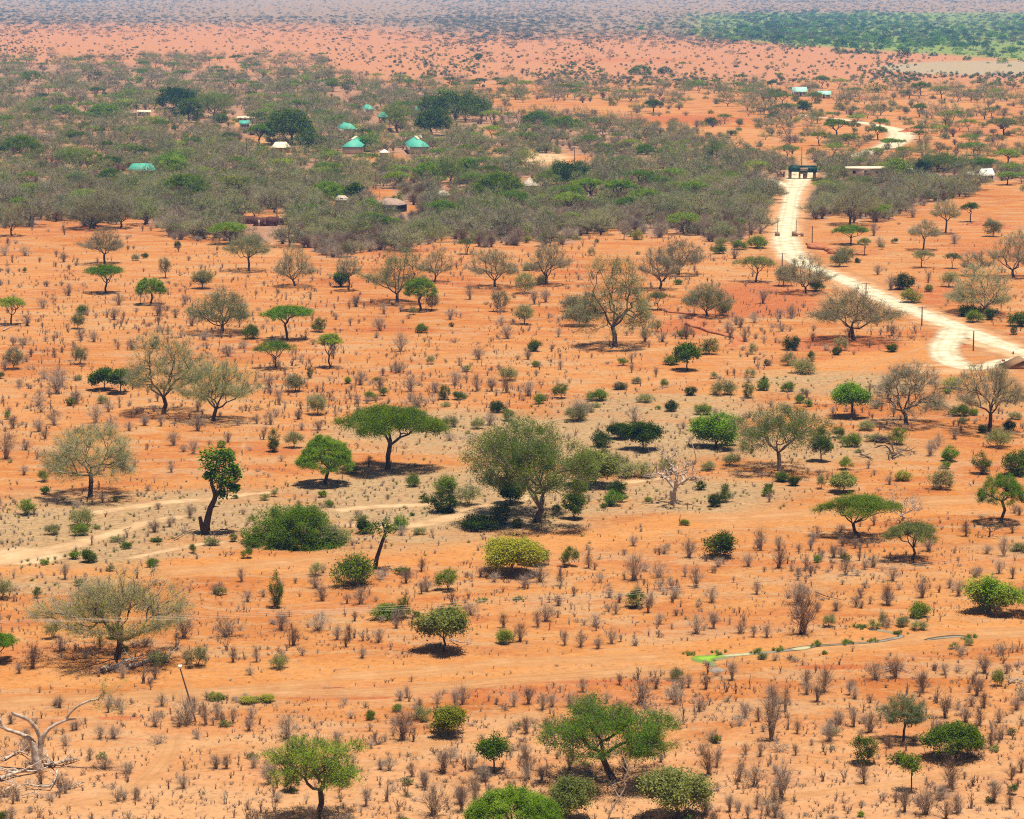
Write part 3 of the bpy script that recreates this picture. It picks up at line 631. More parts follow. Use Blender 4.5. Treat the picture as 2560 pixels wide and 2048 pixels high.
# ================================================================== TREES AND SHRUBS ONE CAN POINT TO
# crop, column, row of the foot, width, height (all in picture units), kind, label[, options]
TREES = [
 # ---- front row
 ('j', 1990, 1385, 700, 540, 'lobe_acacia', 'green feathery acacia at the bottom edge, its trunk cut by the frame', dict(seed=11, fork=.44, dens=.9)),
 ('k', 1725, 1150, 980, 520, 'lobe_acacia', 'widest front acacia, bright green crown in two tiers over deep shade', dict(seed=5, fork=.40, dens=.95)),
 ('k', 1110, 1560, 600, 400, 'dome_acacia', 'green acacia crown rising alone from the bottom edge, trunk out of view', dict(seed=6, dens=2.2)),
 ('k', 1440, 1385, 260, 275, 'smalltree_yellow', 'olive yellow bushy tree left of the thin white dead stem', dict(seed=7, leaf='leaf_olive', dens=.7, fork=.35)),
 ('k', 2090, 1385, 360, 320, 'smalltree_yellow', 'broad yellow-olive bush right of the thin white dead stem', dict(seed=8, leaf='leaf_olive', dens=.6, fork=.3)),
 ('l', 1400, 885, 275, 290, 'sagetree', 'small pale sage tree leaning over grey twigs, behind the dark broad-leaved tree', dict(seed=9, fork=.42)),
 ('l', 1725, 990, 320, 240, 'broadtree', 'dark green broad-leaved tree with flat-bottomed crown and round shadow', dict(seed=10, fork=.46)),
 ('l', 1450, 1200, 120, 245, 'smalltree', 'thin sparse little tree with crooked trunk in front of the sage tree', dict(seed=12, dens=.45, fork=.42)),
 ('k', 650, 325, 250, 280, 'smalltree', 'olive green tree with forked dark limbs on the sand beside fallen branches', dict(seed=13, leaf='leaf_olive', dens=1.1)),
 ('k', 965, 1080, 165, 235, 'smalltree', 'crooked small green tree amid dry tufts, left of the widest front acacia', dict(seed=14, dens=.8, fork=.42)),
 ('k', 680, 850, 190, 180, 'smalltree_yellow', 'yellow and green bushy crown on a pale bare stem', dict(seed=15, dens=.8)),
 ('j', 735, 370, 820, 650, 'greytree', 'great spreading half-bare tree at left with long crooked limbs under the wires', dict(seed=16, fork=.2, dens=1.0, leaf='leaf_olive')),
 ('l', 1950, 80, 250, 225, 'smalltree', 'light green leafy tree near the right edge below the wires', dict(seed=17, leaf='leaf_acacia', fork=.2)),
 ('l', 2190, 90, 300, 150, 'acacia', 'bright green flat crown entering at the right edge below the wires', dict(seed=18)),
 ('j', -10, 385, 230, 180, 'acacia', 'small green-crowned tree cut by the left edge beside the half-bare tree', dict(seed=19)),
 # ---- middle ground
 ('g', 565, 610, 540, 455, 'weeptree', 'drooping grey-olive tree at left whose shadow shows every branch', dict(seed=21, fork=.36, leaf='leaf_greygreen', dens=1.4)),
 ('g', 2035, 530, 345, 315, 'dome_acacia', 'smooth bright green dome acacia with stout dark trunk', dict(seed=22, fork=.40, dens=2.4)),
 ('h', 300, 435, 660, 405, 'acacia_dark', 'largest dark green umbrella acacia with flat spreading crown', dict(seed=23, fork=.42, dens=1.3)),
 ('h', 1225, 765, 760, 690, 'lobetree', 'biggest tree, central, green crown over many pinkish limbs', dict(seed=24, fork=.13, dens=1.7)),
 ('h', 1590, 540, 240, 220, 'smalltree_yellow', 'yellow-green crown touching the biggest tree on its right', dict(seed=25, leaf='leaf_olive')),
 ('h', 1070, 650, 160, 160, 'smalltree_dark', 'dark small tree in the shade left of the biggest trunk', dict(seed=26)),
 ('h', 1470, 745, 125, 165, 'smalltree_dark', 'nearly black small tree right of the biggest tree with its own shadow', dict(seed=27)),
 ('h', 1900, 315, 185, 180, 'smalltree', 'round green tree on pale trunk behind the big dead tree', dict(seed=28, leaf='leaf_dark')),
 ('h', 1760, 245, 115, 100, 'smalltree_dark', 'small green tree whose crown touches the pale-trunked round tree', dict(seed=29)),
 ('i', 625, 445, 540, 440, 'lobetree', 'large green tree with tilted ragged crown right of the dead tree', dict(seed=31, fork=.30, dens=1.0)),
 ('i', 885, 385, 105, 235, 'smalltree', 'narrow green tree hung with creepers at the right of the ragged tree', dict(seed=32, leaf='leaf_mid', fork=.2)),
 ('i', 225, 300, 240, 215, 'smalltree', 'bushy bright green tree with several stems behind the big dead tree', dict(seed=33, leaf='leaf_bright', fork=.15)),
 ('i', 1125, 865, 460, 280, 'acacia_dark', 'broad dark-olive umbrella acacia with drooping edges before the pink dead tree', dict(seed=34, dens=.9)),
 ('i', 1460, 1005, 345, 245, 'acacia_olive', 'yellow-olive umbrella tree in front of the pink dead tree', dict(seed=35, dens=1.8)),
 ('i', 2015, 770, 290, 310, 'dome_acacia', 'green acacia with two slender trunks at the right edge', dict(seed=36, fork=.5)),
 ('i', 1025, 580, 130, 130, 'smalltree_yellow', 'small yellow-green lollipop tree behind the dark-olive umbrella acacia', dict(seed=37, leaf='leaf_olive', fork=.3)),
 ('i', 1075, 110, 200, 220, 'smalltree', 'leaning bright green small tree beside the footpath', dict(seed=38, leaf='leaf_bright', lean=-.12, fork=.45)),
 ('i', 1420, 155, 440, 440, 'weeptree', 'large round grey-green tree below the road junction', dict(seed=39, fork=.22, leaf='leaf_greygreen')),
 ('i', 1940, 200, 440, 455, 'greytree', 'sparse grey-green tree with open limbs at the right edge near the kiosk roof', dict(seed=40, fork=.28)),
 ('f', 1090, 880, 500, 330, 'greytree', 'broad silvery tree standing left of the road with dappled red shade', dict(seed=41, fork=.28)),
 ('f', 790, 585, 300, 240, 'greytree', 'grey-green tree covering the bend of the pale road', dict(seed=42)),
 ('f', 650, 540, 120, 130, 'smallgrey', 'small bare grey tree left of the one on the road bend', dict(seed=43)),
 ('f', 475, 515, 240, 165, 'acacia_olive', 'flat olive-grey umbrella tree left of the road bend', dict(seed=44)),
 ('f', 175, 735, 310, 245, 'sagetree', 'green-tinted tree at the head of the red gully', dict(seed=45)),
 ('f', -10, 470, 300, 240, 'greytree', 'right one of two bare-limbed trees standing crown to crown', dict(seed=46)),
 ('e', 2005, 560, 240, 300, 'greytree', 'left one of two bare-limbed trees standing crown to crown', dict(seed=47)),
 ('f', 1070, 280, 210, 125, 'acacia', 'bright green umbrella acacia just right of the road piers', dict(seed=48)),
 ('f', 1155, 345, 85, 110, 'acacia_olive', 'small olive tree right below the umbrella acacia by the road piers', dict(seed=49)),
 ('f', 1065, 155, 280, 260, 'greytree', 'grey tree with forked limbs at the thicket edge right of the road', dict(seed=50)),
 ('f', 1665, 210, 190, 220, 'greytree', 'tall bare tree with crooked trunk on the orange slope at right', dict(seed=51, fork=.4)),
 ('f', 1525, 315, 200, 190, 'greytree', 'leaning thin-trunked grey tree on the orange ground at right', dict(seed=52, fork=.4, lean=.1)),
 ('f', 1515, 425, 145, 110, 'acacia_olive', 'low flat grey umbrella bush tree below the leaning thin-trunked tree', dict(seed=53, leaf='leaf_greygreen')),
 ('f', 1820, 138, 120, 125, 'acacia_dark', 'dark green round-topped acacia with small black shadow at upper right', dict(seed=54)),
 ('f', 1960, 230, 95, 105, 'smallgrey', 'small green-grey tree below the dark round-topped acacia', dict(seed=55, leaf='leaf_sage')),
 ('f', 2090, 485, 280, 310, 'greytree', 'tall grey-green tree touching the right edge above the road', dict(seed=56)),
 ('f', 1880, 710, 410, 250, 'greytree', 'wide grey tree with dark bushes round its foot right of the road', dict(seed=57)),
 ('f', 1845, 475, 170, 160, 'greytree', 'bare tree rising behind the wide grey tree right of the road', dict(seed=58)),
 ('f', 1705, 430, 110, 100, 'acacia_olive', 'small greenish tree left of the bare one behind the wide grey tree', dict(seed=59)),
 ('e', 1725, 920, 430, 570, 'weeptree', 'tallest grey-green tree, upright oval crown with dense branch shadow', dict(seed=61, fork=.24, dens=1.7, leaf='leaf_sage')),
 ('e', 1990, 690, 145, 115, 'acacia_olive', 'small olive flat-topped tree right of the tallest grey-green tree', dict(seed=62)),
 ('e', 1500, 790, 190, 125, 'smallgrey', 'low grey spreading tree left of the tallest grey-green tree', dict(seed=63)),
 ('e', 1465, 700, 150, 90, 'smallgrey', 'faint low bare tree behind the low grey spreading tree', dict(seed=64)),
 ('e', 1295, 530, 270, 310, 'greytree', 'bare fan-shaped tree with a dark bush at its left foot', dict(seed=65)),
 ('e', 970, 545, 280, 255, 'greytree', 'grey-green tree with two dark trunks on red ground, centre', dict(seed=66)),
 ('e', 590, 515, 210, 220, 'greytree', 'crooked bare tree behind the bright-topped acacia pair', dict(seed=67)),
 ('e', 360, 645, 350, 350, 'sagetree', 'large pale grey-green tree left of the bright-topped acacia', dict(seed=68)),
 ('e', 505, 695, 215, 225, 'dome_acacia', 'bright-topped green acacia in front of the large pale tree', dict(seed=69, fork=.5)),
 ('e', 795, 340, 115, 100, 'acacia_olive', 'small light green tree at the thicket edge with little red bank', dict(seed=70, leaf='leaf_olive')),
 ('e', 1155, 585, 105, 125, 'smallgrey', 'small sage tree between the two-trunked tree and the fan tree', dict(seed=71, leaf='leaf_sage')),
 ('e', 1005, 700, 95, 130, 'smallgrey', 'small round-headed grey tree on slim bent trunk, mid field', dict(seed=72, leaf='leaf_greygreen')),
 ('e', 1155, 780, 110, 120, 'smallgrey', 'small thin greenish tree with brown bush at its foot, mid field', dict(seed=73, leaf='leaf_olive')),
 ('e', 575, 690, 75, 95, 'smallgrey', 'dusky little tree under the right side of the bright-topped acacia', dict(seed=74)),
 ('e', 55, 570, 150, 230, 'greytree', 'narrow grey tree with dark leaning trunk left of the large pale tree', dict(seed=75, fork=.4)),
 ('e', 8, 545, 85, 95, 'smalltree', 'small dark green tree beside the narrow grey leaning tree', dict(seed=76)),
 ('e', 1780, 250, 75, 125, 'smallgrey', 'thin bare tree at the thicket edge left of the two matching trees', dict(seed=77, dens=.1)),
 ('d', 655, 400, 260, 230, 'greytree', 'half-bare tree directly behind the bright flat acacia at upper left', dict(seed=81, fork=.3)),
 ('d', 590, 180, 340, 250, 'greytree', 'wide half-bare tree on the thicket edge at upper left', dict(seed=82)),
 ('d', 75, 225, 180, 195, 'greytree', 'grey tree by the left edge where thicket meets orange ground', dict(seed=83)),
 ('d', 755, 178, 200, 230, 'greytree', 'grey tree with crooked trunk next to the wide half-bare tree', dict(seed=84)),
 ('d', 660, 583, 240, 180, 'acacia', 'vivid green flat acacia with lower drooping tier, upper left field', dict(seed=85)),
 ('d', 945, 655, 200, 180, 'dome_acacia', 'compact green round-crowned acacia right of the vivid flat one', dict(seed=86, fork=.45)),
 ('d', 1037, 490, 75, 130, 'smallgrey', 'spindly little tree above the compact round acacia', dict(seed=87)),
 ('d', 1270, 555, 125, 115, 'smallgrey', 'small sparse tree above the big round grey tree', dict(seed=88, leaf='leaf_olive')),
 ('d', 1560, 445, 255, 240, 'sagetree', 'green-tinted tree with bent trunk near the brick ruin', dict(seed=89, fork=.36)),
 ('d', 1850, 542, 255, 250, 'greytree', 'grey-green round tree with ring of shade right of the bent-trunk tree', dict(seed=90)),
 ('d', 1440, 278, 235, 140, 'acacia', 'pale green umbrella acacia in the scrub below the brick ruin', dict(seed=91)),
 ('d', 1390, 835, 390, 315, 'sagetree', 'big round grey tree with yellow-green top left of the bright umbrella', dict(seed=92)),
 ('d', 68, 782, 180, 180, 'acacia', 'green flat-topped acacia at the left edge', dict(seed=93)),
 ('d', 1800, 878, 315, 220, 'acacia', 'brightest flat umbrella acacia with two slim trunks, left field', dict(seed=94, leaf='leaf_bright', fork=.45)),
 ('d', 1725, 1058, 235, 180, 'acacia_olive', 'yellow-green small umbrella acacia below the brightest one', dict(seed=95, leaf='leaf_acacia', dens=1.2)),
 ('d', 2070, 1052, 170, 220, 'acacia', 'narrow flat-topped acacia with creeper-clad dark trunk', dict(seed=96)),
 ('d', 660, 1192, 140, 130, 'smalltree', 'left small dark green tree of a touching pair by the fan tree', dict(seed=97, leaf='leaf_dark')),
 ('d', 755, 1213, 120, 155, 'smalltree', 'right small green tree of a touching pair by the fan tree', dict(seed=98)),
 ('g', 1025, 90, 470, 480, 'sagetree', 'large fan-shaped grey-green tree with many upright limbs, left field', dict(seed=99, fork=.26)),
 ('g', 1335, 130, 430, 430, 'sagetree', 'green-tinted leaning tree touching the large fan-shaped tree', dict(seed=100, fork=.2, lean=.14)),
 ('g', 1990, 92, 120, 125, 'smallgrey', 'small solitary tree on a red spot right of the fan-shaped tree', dict(seed=101, leaf='leaf_olive')),
 ('d', 1850, 1200, 130, 100, 'smallgrey', 'low olive-grey tree under the yellow-green small umbrella', dict(seed=102)),
 ('d', 490, 808, 85, 95, 'smallgrey', 'tiny flat-topped tree on the left slope', dict(seed=103, leaf='leaf_olive')),
 ('d', 90, 1060, 110, 135, 'smallgrey', 'small thin tree near the left edge above dry bushes', dict(seed=104)),
 ('g', 1840, 300, 95, 105, 'smallgrey', 'small olive ball-headed tree left of the bright dome acacia', dict(seed=105, leaf='leaf_olive')),
 ('f', 45, 1068, 140, 170, 'smalltree', 'green small tree with dark shrub at its foot below the gully', dict(seed=106)),
]
# shrubs: crop, column, row of the foot, width, height, kind
SHRUBS = '''d 1575 870 95 90 shrub|d 510 718 65 65 shrub|d 505 1028 85 130 shrub_olive|d 970 932 60 70 shrub_dark|d 2000 828 75 95 shrub|d 1945 1118 36 75 shrub_dark|
d 1295 148 115 78 shrub_dark|d 1430 30 60 50 shrub_dark|d 640 1275 60 55 shrub_olive|d 5 1120 40 50 shrub|d 155 455 25 35 shrub|d 910 365 35 35 shrub|d 850 380 45 50 shrub_olive|d 1112 298 40 42 shrub_dark|d 2135 545 90 110 shrub_dark|d 1900 205 100 70 shrub|
e 510 832 68 60 shrub|e 1215 947 85 72 shrub_dark|e 1060 1132 92 90 shrub_olive|e 1225 1047 42 40 shrub|e 190 1258 65 72 shrub|e 275 1228 50 60 shrub|e 655 1252 65 92 shrub_dark|e 745 1252 62 55 shrub|e 1385 1243 78 95 shrub|
e 1250 1278 65 68 shrub|h 980 77 82 76 shrub_dark|e 1615 1257 112 70 shrub|e 1755 1187 82 46 shrub_dark|e 1910 1267 88 60 shrub_olive|e 1775 1037 50 55 shrub|e 2075 1032 82 66 shrub|e 1860 1152 50 45 shrub_olive|e 2035 1172 45 56 shrub|h 2080 70 72 72 shrub_dark|
e 1265 528 65 68 shrub_olive|e 1180 443 70 50 shrub_olive|e 2120 530 50 35 shrub|e 50 1150 45 42 shrub_bright|e 130 330 45 60 shrub_olive|e 428 285 60 75 shrub_olive|e 870 270 90 75 shrub_olive|e 590 215 90 60 shrub_dark|e 195 230 70 60 shrub_dark|e 1025 255 50 50 shrub_dark|e 1865 250 60 60 shrub_yellow|e 1170 270 45 45 shrub_yellow|e 1575 350 40 60 shrub_olive|e 1980 828 55 85 shrub_olive|e 2150 855 60 40 shrub|e 460 720 45 60 shrub_olive|e 570 1030 50 60 shrub_olive|
f 1000 418 98 100 shrub_olive|f 1042 390 95 110 shrub_olive|f 1395 562 120 105 shrub_dark|f 1455 643 122 82 shrub_yellow|f 1560 577 48 50 shrub_yellow|f 1680 545 100 112 shrub_olive|f 1840 765 92 75 shrub|f 1940 752 72 75 shrub_dark|f 2135 792 115 95 shrub_dark|f 2090 845 42 58 shrub_dark|f 1800 728 125 75 shrub_dark|
f 245 337 78 58 shrub|f 370 312 82 65 shrub|f 260 285 72 52 shrub_olive|f 490 302 105 78 shrub|f 695 942 92 92 shrub_dark|f 680 1037 82 102 shrub_olive|f 820 1012 46 68 shrub_dark|f 770 1088 125 100 shrub_olive|f 1010 942 72 92 shrub_olive|f 980 972 52 50 shrub_dark|f 1330 952 75 52 shrub_dark|f 455 967 46 88 shrub_olive|f 185 967 95 102 shrub|
f 440 1112 58 66 shrub_olive|f 430 1242 64 98 shrub_dark|f 520 1192 72 72 shrub|f 675 1200 70 62 shrub|f 65 1225 68 56 shrub_dark|f 275 1222 120 98 shrub_olive|f 1700 1182 118 72 shrub_yellow|f 1110 395 40 30 shrub_dark|f 215 1120 45 50 shrub_olive|f 855 570 85 75 shrub|f 275 725 80 85 shrub_olive|f 1345 272 35 38 shrub|f 1265 310 35 48 shrub_olive|f 300 230 60 60 shrub_olive|
g 275 512 62 82 shrub|g 170 718 95 108 shrub|g 510 792 128 122 shrub_olive|g 505 848 88 80 shrub|g 555 1018 98 82 shrub_dark|g 955 1043 75 55 shrub|g 45 122 36 58 shrub_bright|g 235 1243 46 78 shrub|g 1715 325 84 132 shrub_dark|g 1440 382 60 80 shrub_dark|g 2040 907 180 135 shrub_olive|g 1550 992 60 78 shrub|g 325 842 80 70 shrub_olive|g 1465 888 46 52 shrub_dark|g 1335 907 92 48 shrub_olive|
g 1760 912 150 75 shrub_dark|g 1600 880 80 45 shrub_dark|g 1980 1102 78 92 shrub_olive|j 1740 50 82 200 shrub_dark|g 1715 606 44 52 shrub_olive|g 10 1245 110 140 shrub_olive|g 2065 672 44 44 shrub|g 1210 960 40 65 shrub|g 735 885 80 35 shrub_olive|g 980 888 60 28 shrub|
h 870 802 210 92 shrub_dark|h 1000 782 125 145 shrub_dark|h 1110 802 62 66 shrub_dark|h 655 582 124 118 shrub|h 660 702 158 122 shrub_dark|h 800 660 132 142 shrub_olive|h 460 542 74 78 shrub|h 1640 297 104 102 shrub_dark|h 1655 345 62 50 shrub_olive|h 1740 452 125 122 shrub_olive|h 1850 482 185 102 shrub_olive|h 1505 577 82 82 shrub|h 1740 587 118 82 shrub_dark|h 1700 662 112 85 shrub_bright|h 1772 640 52 62 shrub|h 2050 440 100 80 shrub_olive|
h 380 812 82 84 shrub_bright|h 155 838 104 92 shrub_dark|h 90 1162 205 198 shrub|h 1220 1035 140 130 shrub|h 1440 1042 88 124 shrub|h 675 1193 112 138 shrub|h 1850 1300 108 122 shrub_dark|k 290 108 180 90 shrub|k 400 115 84 140 shrub|h 1360 720 60 70 shrub_dark|h 500 845 70 50 shrub_olive|h 70 460 95 60 shrub_olive|h 1050 130 60 75 shrub|h 690 170 80 75 shrub_olive|h 860 180 70 70 shrub_olive|h 1480 130 120 100 shrub_olive|h 1550 75 70 60 shrub_olive|
i 145 92 84 72 shrub|i 990 237 74 82 shrub|i 1075 292 92 92 shrub|i 1235 262 112 52 shrub_olive|i 1365 278 98 112 shrub|i 1170 190 92 60 shrub_olive|i 1760 100 105 72 shrub|i 1840 97 52 46 shrub|i 1775 147 62 42 shrub_olive|i 2100 122 64 52 shrub_olive|i 2060 190 74 66 shrub_dark|i 1895 206 62 52 shrub_dark|i 2000 298 128 124 shrub_olive|i 1685 383 104 86 shrub_bright|i 1900 463 112 122 shrub_dark|i 1640 557 135 158 shrub_olive|i 2110 472 165 155 shrub_dark|i 1035 437 74 88 shrub|i 885 556 56 98 shrub_olive|
i 640 512 92 62 shrub_dark|i 710 537 76 62 shrub_dark|i 215 668 88 84 shrub_dark|i 285 640 72 122 shrub|i 265 987 195 168 shrub_dark|i 1390 505 100 60 shrub_yellow|i 30 785 50 40 shrub|i 2150 950 120 60 shrub_olive|i 860 1020 40 50 shrub_bright|i 320 410 90 80 shrub_olive|i 180 440 80 60 shrub_olive|i 1615 60 50 70 shrub_olive|i 750 20 60 60 shrub|
j 1820 1202 105 145 shrub_dark|j 985 402 125 85 shrub_olive|j 770 320 60 45 shrub|j 720 240 90 90 shrub_dark|j 330 240 90 120 shrub_olive|j 1235 420 110 150 shrub_olive|j 1350 625 90 45 shrub_yellow|j 1565 645 110 45 shrub_yellow|j 1675 640 90 50 shrub_yellow|j 15 1380 60 60 shrub|j 1750 430 90 90 shrub_olive|
k 1030 272 95 92 shrub|k 190 748 60 60 shrub|k 515 755 90 95 shrub_olive|k 360 700 50 50 shrub|k 1110 810 45 55 shrub_olive|k 2110 500 80 80 shrub_olive|
l 1160 1027 145 190 shrub_dark|l 1490 107 115 102 shrub|l 930 167 75 92 shrub_olive|l 1400 167 75 70 shrub_olive|l 1500 188 80 62 shrub_olive|l 1985 540 62 120 shrub|l 515 368 62 42 shrub_olive|l 905 340 30 26 shrub|l 1270 160 50 100 shrub_olive|l 2085 1220 50 80 shrub|l 1810 285 50 45 shrub_olive'''
# green and dark trees standing in the thicket and beyond the road
THICK = [
 ('a', 600, 515, 90, 70, 'shrub_dark', 'dark green rounded tree at the far edge of the thicket, left'),
 ('a', 860, 522, 70, 42, 'shrub_bright', 'small bright green bush behind the thicket, right of the dark rounded one'),
 ('a', 200, 510, 170, 65, 'acacia_dark', 'green flat-topped tree in the far left of the thicket'),
 ('a', 1110, 680, 240, 120, 'broadtree', 'vivid dark green broad crown standing above the thicket'),
 ('a', 1190, 770, 120, 130, 'smalltree_dark', 'dark trunk and crown under the vivid dark green broad crown'),
 ('a', 1115, 745, 150, 115, 'shrub_dark', 'blue-green round bush in front of the vivid dark crown'),
 ('a', 1340, 740, 200, 155, 'lobetree', 'tall blue-green tree right of the vivid dark crown'),
 ('a', 1380, 770, 110, 55, 'shrub', 'mid green bush at the foot of the blue-green tree'),
 ('a', 400, 715, 170, 60, 'acacia', 'bright flat crown in the left thicket below the far tree row'),
 ('a', 650, 745, 200, 95, 'acacia', 'yellow-green flat crown beside the pale hut roof'),
 ('a', 1630, 912, 150, 120, 'acacia', 'umbrella acacia standing left of the cream hut'),
 ('a', 1830, 905, 320, 200, 'broadtree', 'huge nearly black evergreen crown behind the cream hut'),
 ('a', 1935, 955, 150, 115, 'smalltree_dark', 'dark tree on a single stem right of the cream hut'),
 ('a', 130, 960, 250, 110, 'acacia_dark', 'dark umbrella acacia at the left edge of the thicket'),
 ('a', 700, 1060, 160, 85, 'acacia_dark', 'dark flat acacia above the lone turquoise roof'),
 ('a', 1080, 1060, 280, 90, 'acacia', 'wide bright acacia right of the lone turquoise roof'),
 ('a', 1090, 1115, 230, 130, 'acacia', 'lower green tree touching the wide bright acacia'),
 ('a', 1150, 1230, 330, 130, 'acacia_dark', 'long olive-green umbrella below the lone turquoise roof'),
 ('a', 690, 1145, 180, 85, 'acacia_dark', 'yellowish flat bush left below the lone turquoise roof'),
 ('a', 1480, 1260, 230, 150, 'acacia_olive', 'greenish dome right of the long olive umbrella'),
 ('a', 2060, 1250, 240, 110, 'acacia', 'mid green flat crown left of the brown-roofed house'),
 ('a', 480, 1060, 240, 140, 'lobetree', 'light green leafy tree in the left thicket'),
 ('a', 1210, 915, 160, 50, 'acacia_dark', 'small dark flat crown in the middle of the left thicket'),
 ('a', 450, 890, 110, 70, 'shrub', 'green mound in the left thicket'),
 ('a', 1840, 1160, 100, 65, 'shrub_olive', 'olive round bush near the bare poles of the left thicket'),
 ('b', 170, 950, 110, 110, 'shrub_bright', 'yellow-green tree right beside the near turquoise roof'),
 ('b', 360, 830, 170, 190, 'lobetree', 'dark green tree left of the black-green crown by the roofs'),
 ('b', 580, 850, 210, 160, 'broadtree', 'black-green dense crown right of the turquoise roofs'),
 ('b', 720, 760, 380, 155, 'broadtree', 'widest dark green crown on the skyline of the settlement'),
 ('b', 45, 565, 95, 60, 'shrub_dark', 'dark ball-shaped tree behind the settlement'),
 ('b', 1235, 780, 180, 80, 'acacia_dark', 'long green crown at the far edge of the thicket, centre'),
 ('b', 1400, 805, 240, 70, 'acacia_dark', 'low green crown joined to the long one at its right'),
 ('b', 880, 910, 100, 60, 'shrub_olive', 'olive ball bush in the centre thicket'),
 ('b', 690, 1150, 200, 160, 'lobetree', 'leafy olive-green tree by the red clearing'),
 ('b', 800, 1085, 150, 90, 'acacia', 'light yellow-green crown in the centre thicket'),
 ('b', 550, 1130, 220, 110, 'acacia', 'green flat crown left of the red clearing tree'),
 ('b', 1000, 1240, 320, 155, 'acacia_dark', 'wide dark green umbrella acacia before the thatched huts'),
 ('b', 1430, 1160, 170, 120, 'smalltree_dark', 'dark leafy tree behind the thatched huts'),
 ('b', 1300, 1200, 160, 130, 'lobetree', 'pale green tree right of the thatched huts'),
 ('b', 1560, 1250, 190, 120, 'acacia', 'left end of the long vivid green crown row in the centre thicket'),
 ('b', 1740, 1270, 200, 130, 'acacia', 'right end of the long vivid green crown row in the centre thicket'),
 ('b', 90, 1270, 90, 110, 'smalltree_dark', 'dark leafy tree left of the brown-roofed house'),
 ('b', 180, 1330, 160, 80, 'acacia', 'flat green crown in front of the brown-roofed house'),
 ('b', 1660, 960, 110, 60, 'acacia', 'small green flat crown in the right centre thicket'),
 ('b', 1910, 970, 130, 60, 'acacia', 'green flat crown right of the small one in the thicket'),
 ('b', 2035, 980, 90, 45, 'shrub', 'light green mound near the green flat crown'),
 ('b', 1900, 1220, 80, 45, 'shrub', 'green mound left of the double pole'),
 ('b', 1160, 1020, 110, 80, 'shrub_olive', 'brown-olive bush before the pale bare clearing'),
 ('b', 1880, 470, 140, 60, 'acacia_dark', 'dark flat tree on the far orange strip'),
 ('b', 2035, 465, 90, 50, 'acacia_dark', 'dark flat tree right of its neighbour on the far strip'),
 ('b', 870, 385, 50, 45, 'smalltree_dark', 'small dark tree on the far pink plain'),
 ('b', 570, 478, 60, 38, 'shrub_dark', 'dark bush by the far pink plain'),
 ('b', 1965, 710, 110, 75, 'acacia_dark', 'green tree with shadow on the far red clearing'),
 ('b', 570, 640, 100, 35, 'acacia', 'tiny light flat crown behind the widest dark crown'),
 ('c', 230, 990, 150, 110, 'lobetree', 'vivid green leafy tree left of the gate'),
 ('c', 200, 785, 70, 40, 'shrub_dark', 'dark round bush far behind the gate, left'),
 ('c', 980, 860, 140, 100, 'acacia_dark', 'green tree between gate and far bend of the road'),
 ('c', 860, 775, 90, 70, 'acacia_olive', 'olive tree beside the far pale road'),
 ('c', 1090, 840, 90, 65, 'acacia_olive', 'small olive tree inside the far road bend'),
 ('c', 1110, 760, 110, 35, 'acacia', 'flat green crown overlapping the far road'),
 ('c', 1255, 800, 90, 50, 'acacia', 'flat green crown at the inner side of the far bend'),
 ('c', 1240, 878, 110, 78, 'acacia_dark', 'dark umbrella acacia hugging the far road bend'),
 ('c', 1310, 935, 120, 60, 'acacia', 'green flat crown below the far road bend'),
 ('c', 1840, 975, 135, 75, 'acacia', 'bright umbrella acacia right of the far bend'),
 ('c', 2050, 1040, 150, 95, 'acacia', 'green umbrella acacia near the right edge above the white gable'),
 ('c', 1500, 735, 85, 75, 'acacia_dark', 'small dark flat tree above the far bend at right'),
 ('c', 1665, 790, 120, 85, 'acacia_olive', 'olive flat tree far right beyond the bend'),
 ('c', 2030, 850, 200, 100, 'acacia_olive', 'wide olive flat tree far right'),
 ('c', 1400, 610, 60, 42, 'acacia', 'tiny green acacia beyond the far turquoise roofs'),
 ('c', 1510, 600, 120, 75, 'acacia_dark', 'dark green round tree beyond the far turquoise roofs'),
 ('c', 1640, 620, 130, 75, 'acacia_olive', 'grey-olive flat tree beyond the far turquoise roofs'),
 ('c', 890, 555, 100, 70, 'acacia_dark', 'dark tree just behind the far turquoise roofs'),
 ('c', 1230, 580, 110, 48, 'shrub_dark', 'dark green bush mass right of the far turquoise roofs'),
 ('c', 385, 515, 75, 45, 'acacia_dark', 'small dark acacia on the far orange strip'),
 ('c', 770, 710, 80, 70, 'smalltree_dark', 'dark green tree below the far turquoise roofs'),
 ('c', 1370, 1110, 150, 110, 'shrub', 'leafy green bush at the end of the long white wall'),
 ('c', 1510, 1130, 90, 110, 'smalltree_dark', 'dark narrow tree right of the leafy bush by the white wall'),
 ('c', 1650, 1080, 280, 105, 'lobetree', 'large green tree above the white buildings at right'),
 ('c', 1900, 1080, 190, 80, 'acacia', 'green crown behind the white gable at right'),
 ('c', 2050, 1160, 130, 75, 'acacia', 'light green flat crown right of the white gable'),
 ('c', 1130, 1190, 180, 75, 'acacia_olive', 'flat olive crown in front of the long white wall'),
 ('c', 1290, 270, 80, 60, 'shrub_dark', 'dark round tree in the green riverside meadow'),
 ('c', 580, 270, 110, 55, 'shrub_dark', 'dark tree at the left part of the riverside green'),
 ('c', 575, 205, 70, 50, 'shrub_dark', 'dark tree farther up the riverside green'),
 ('c', 1400, 358, 80, 48, 'shrub_dark', 'dark tree on the edge of the grey flat'),
 ('c', 1950, 130, 90, 45, 'shrub_dark', 'dark bluish tree in the far riverside bush'),
]
SPR = ground                                        # picture point to plain
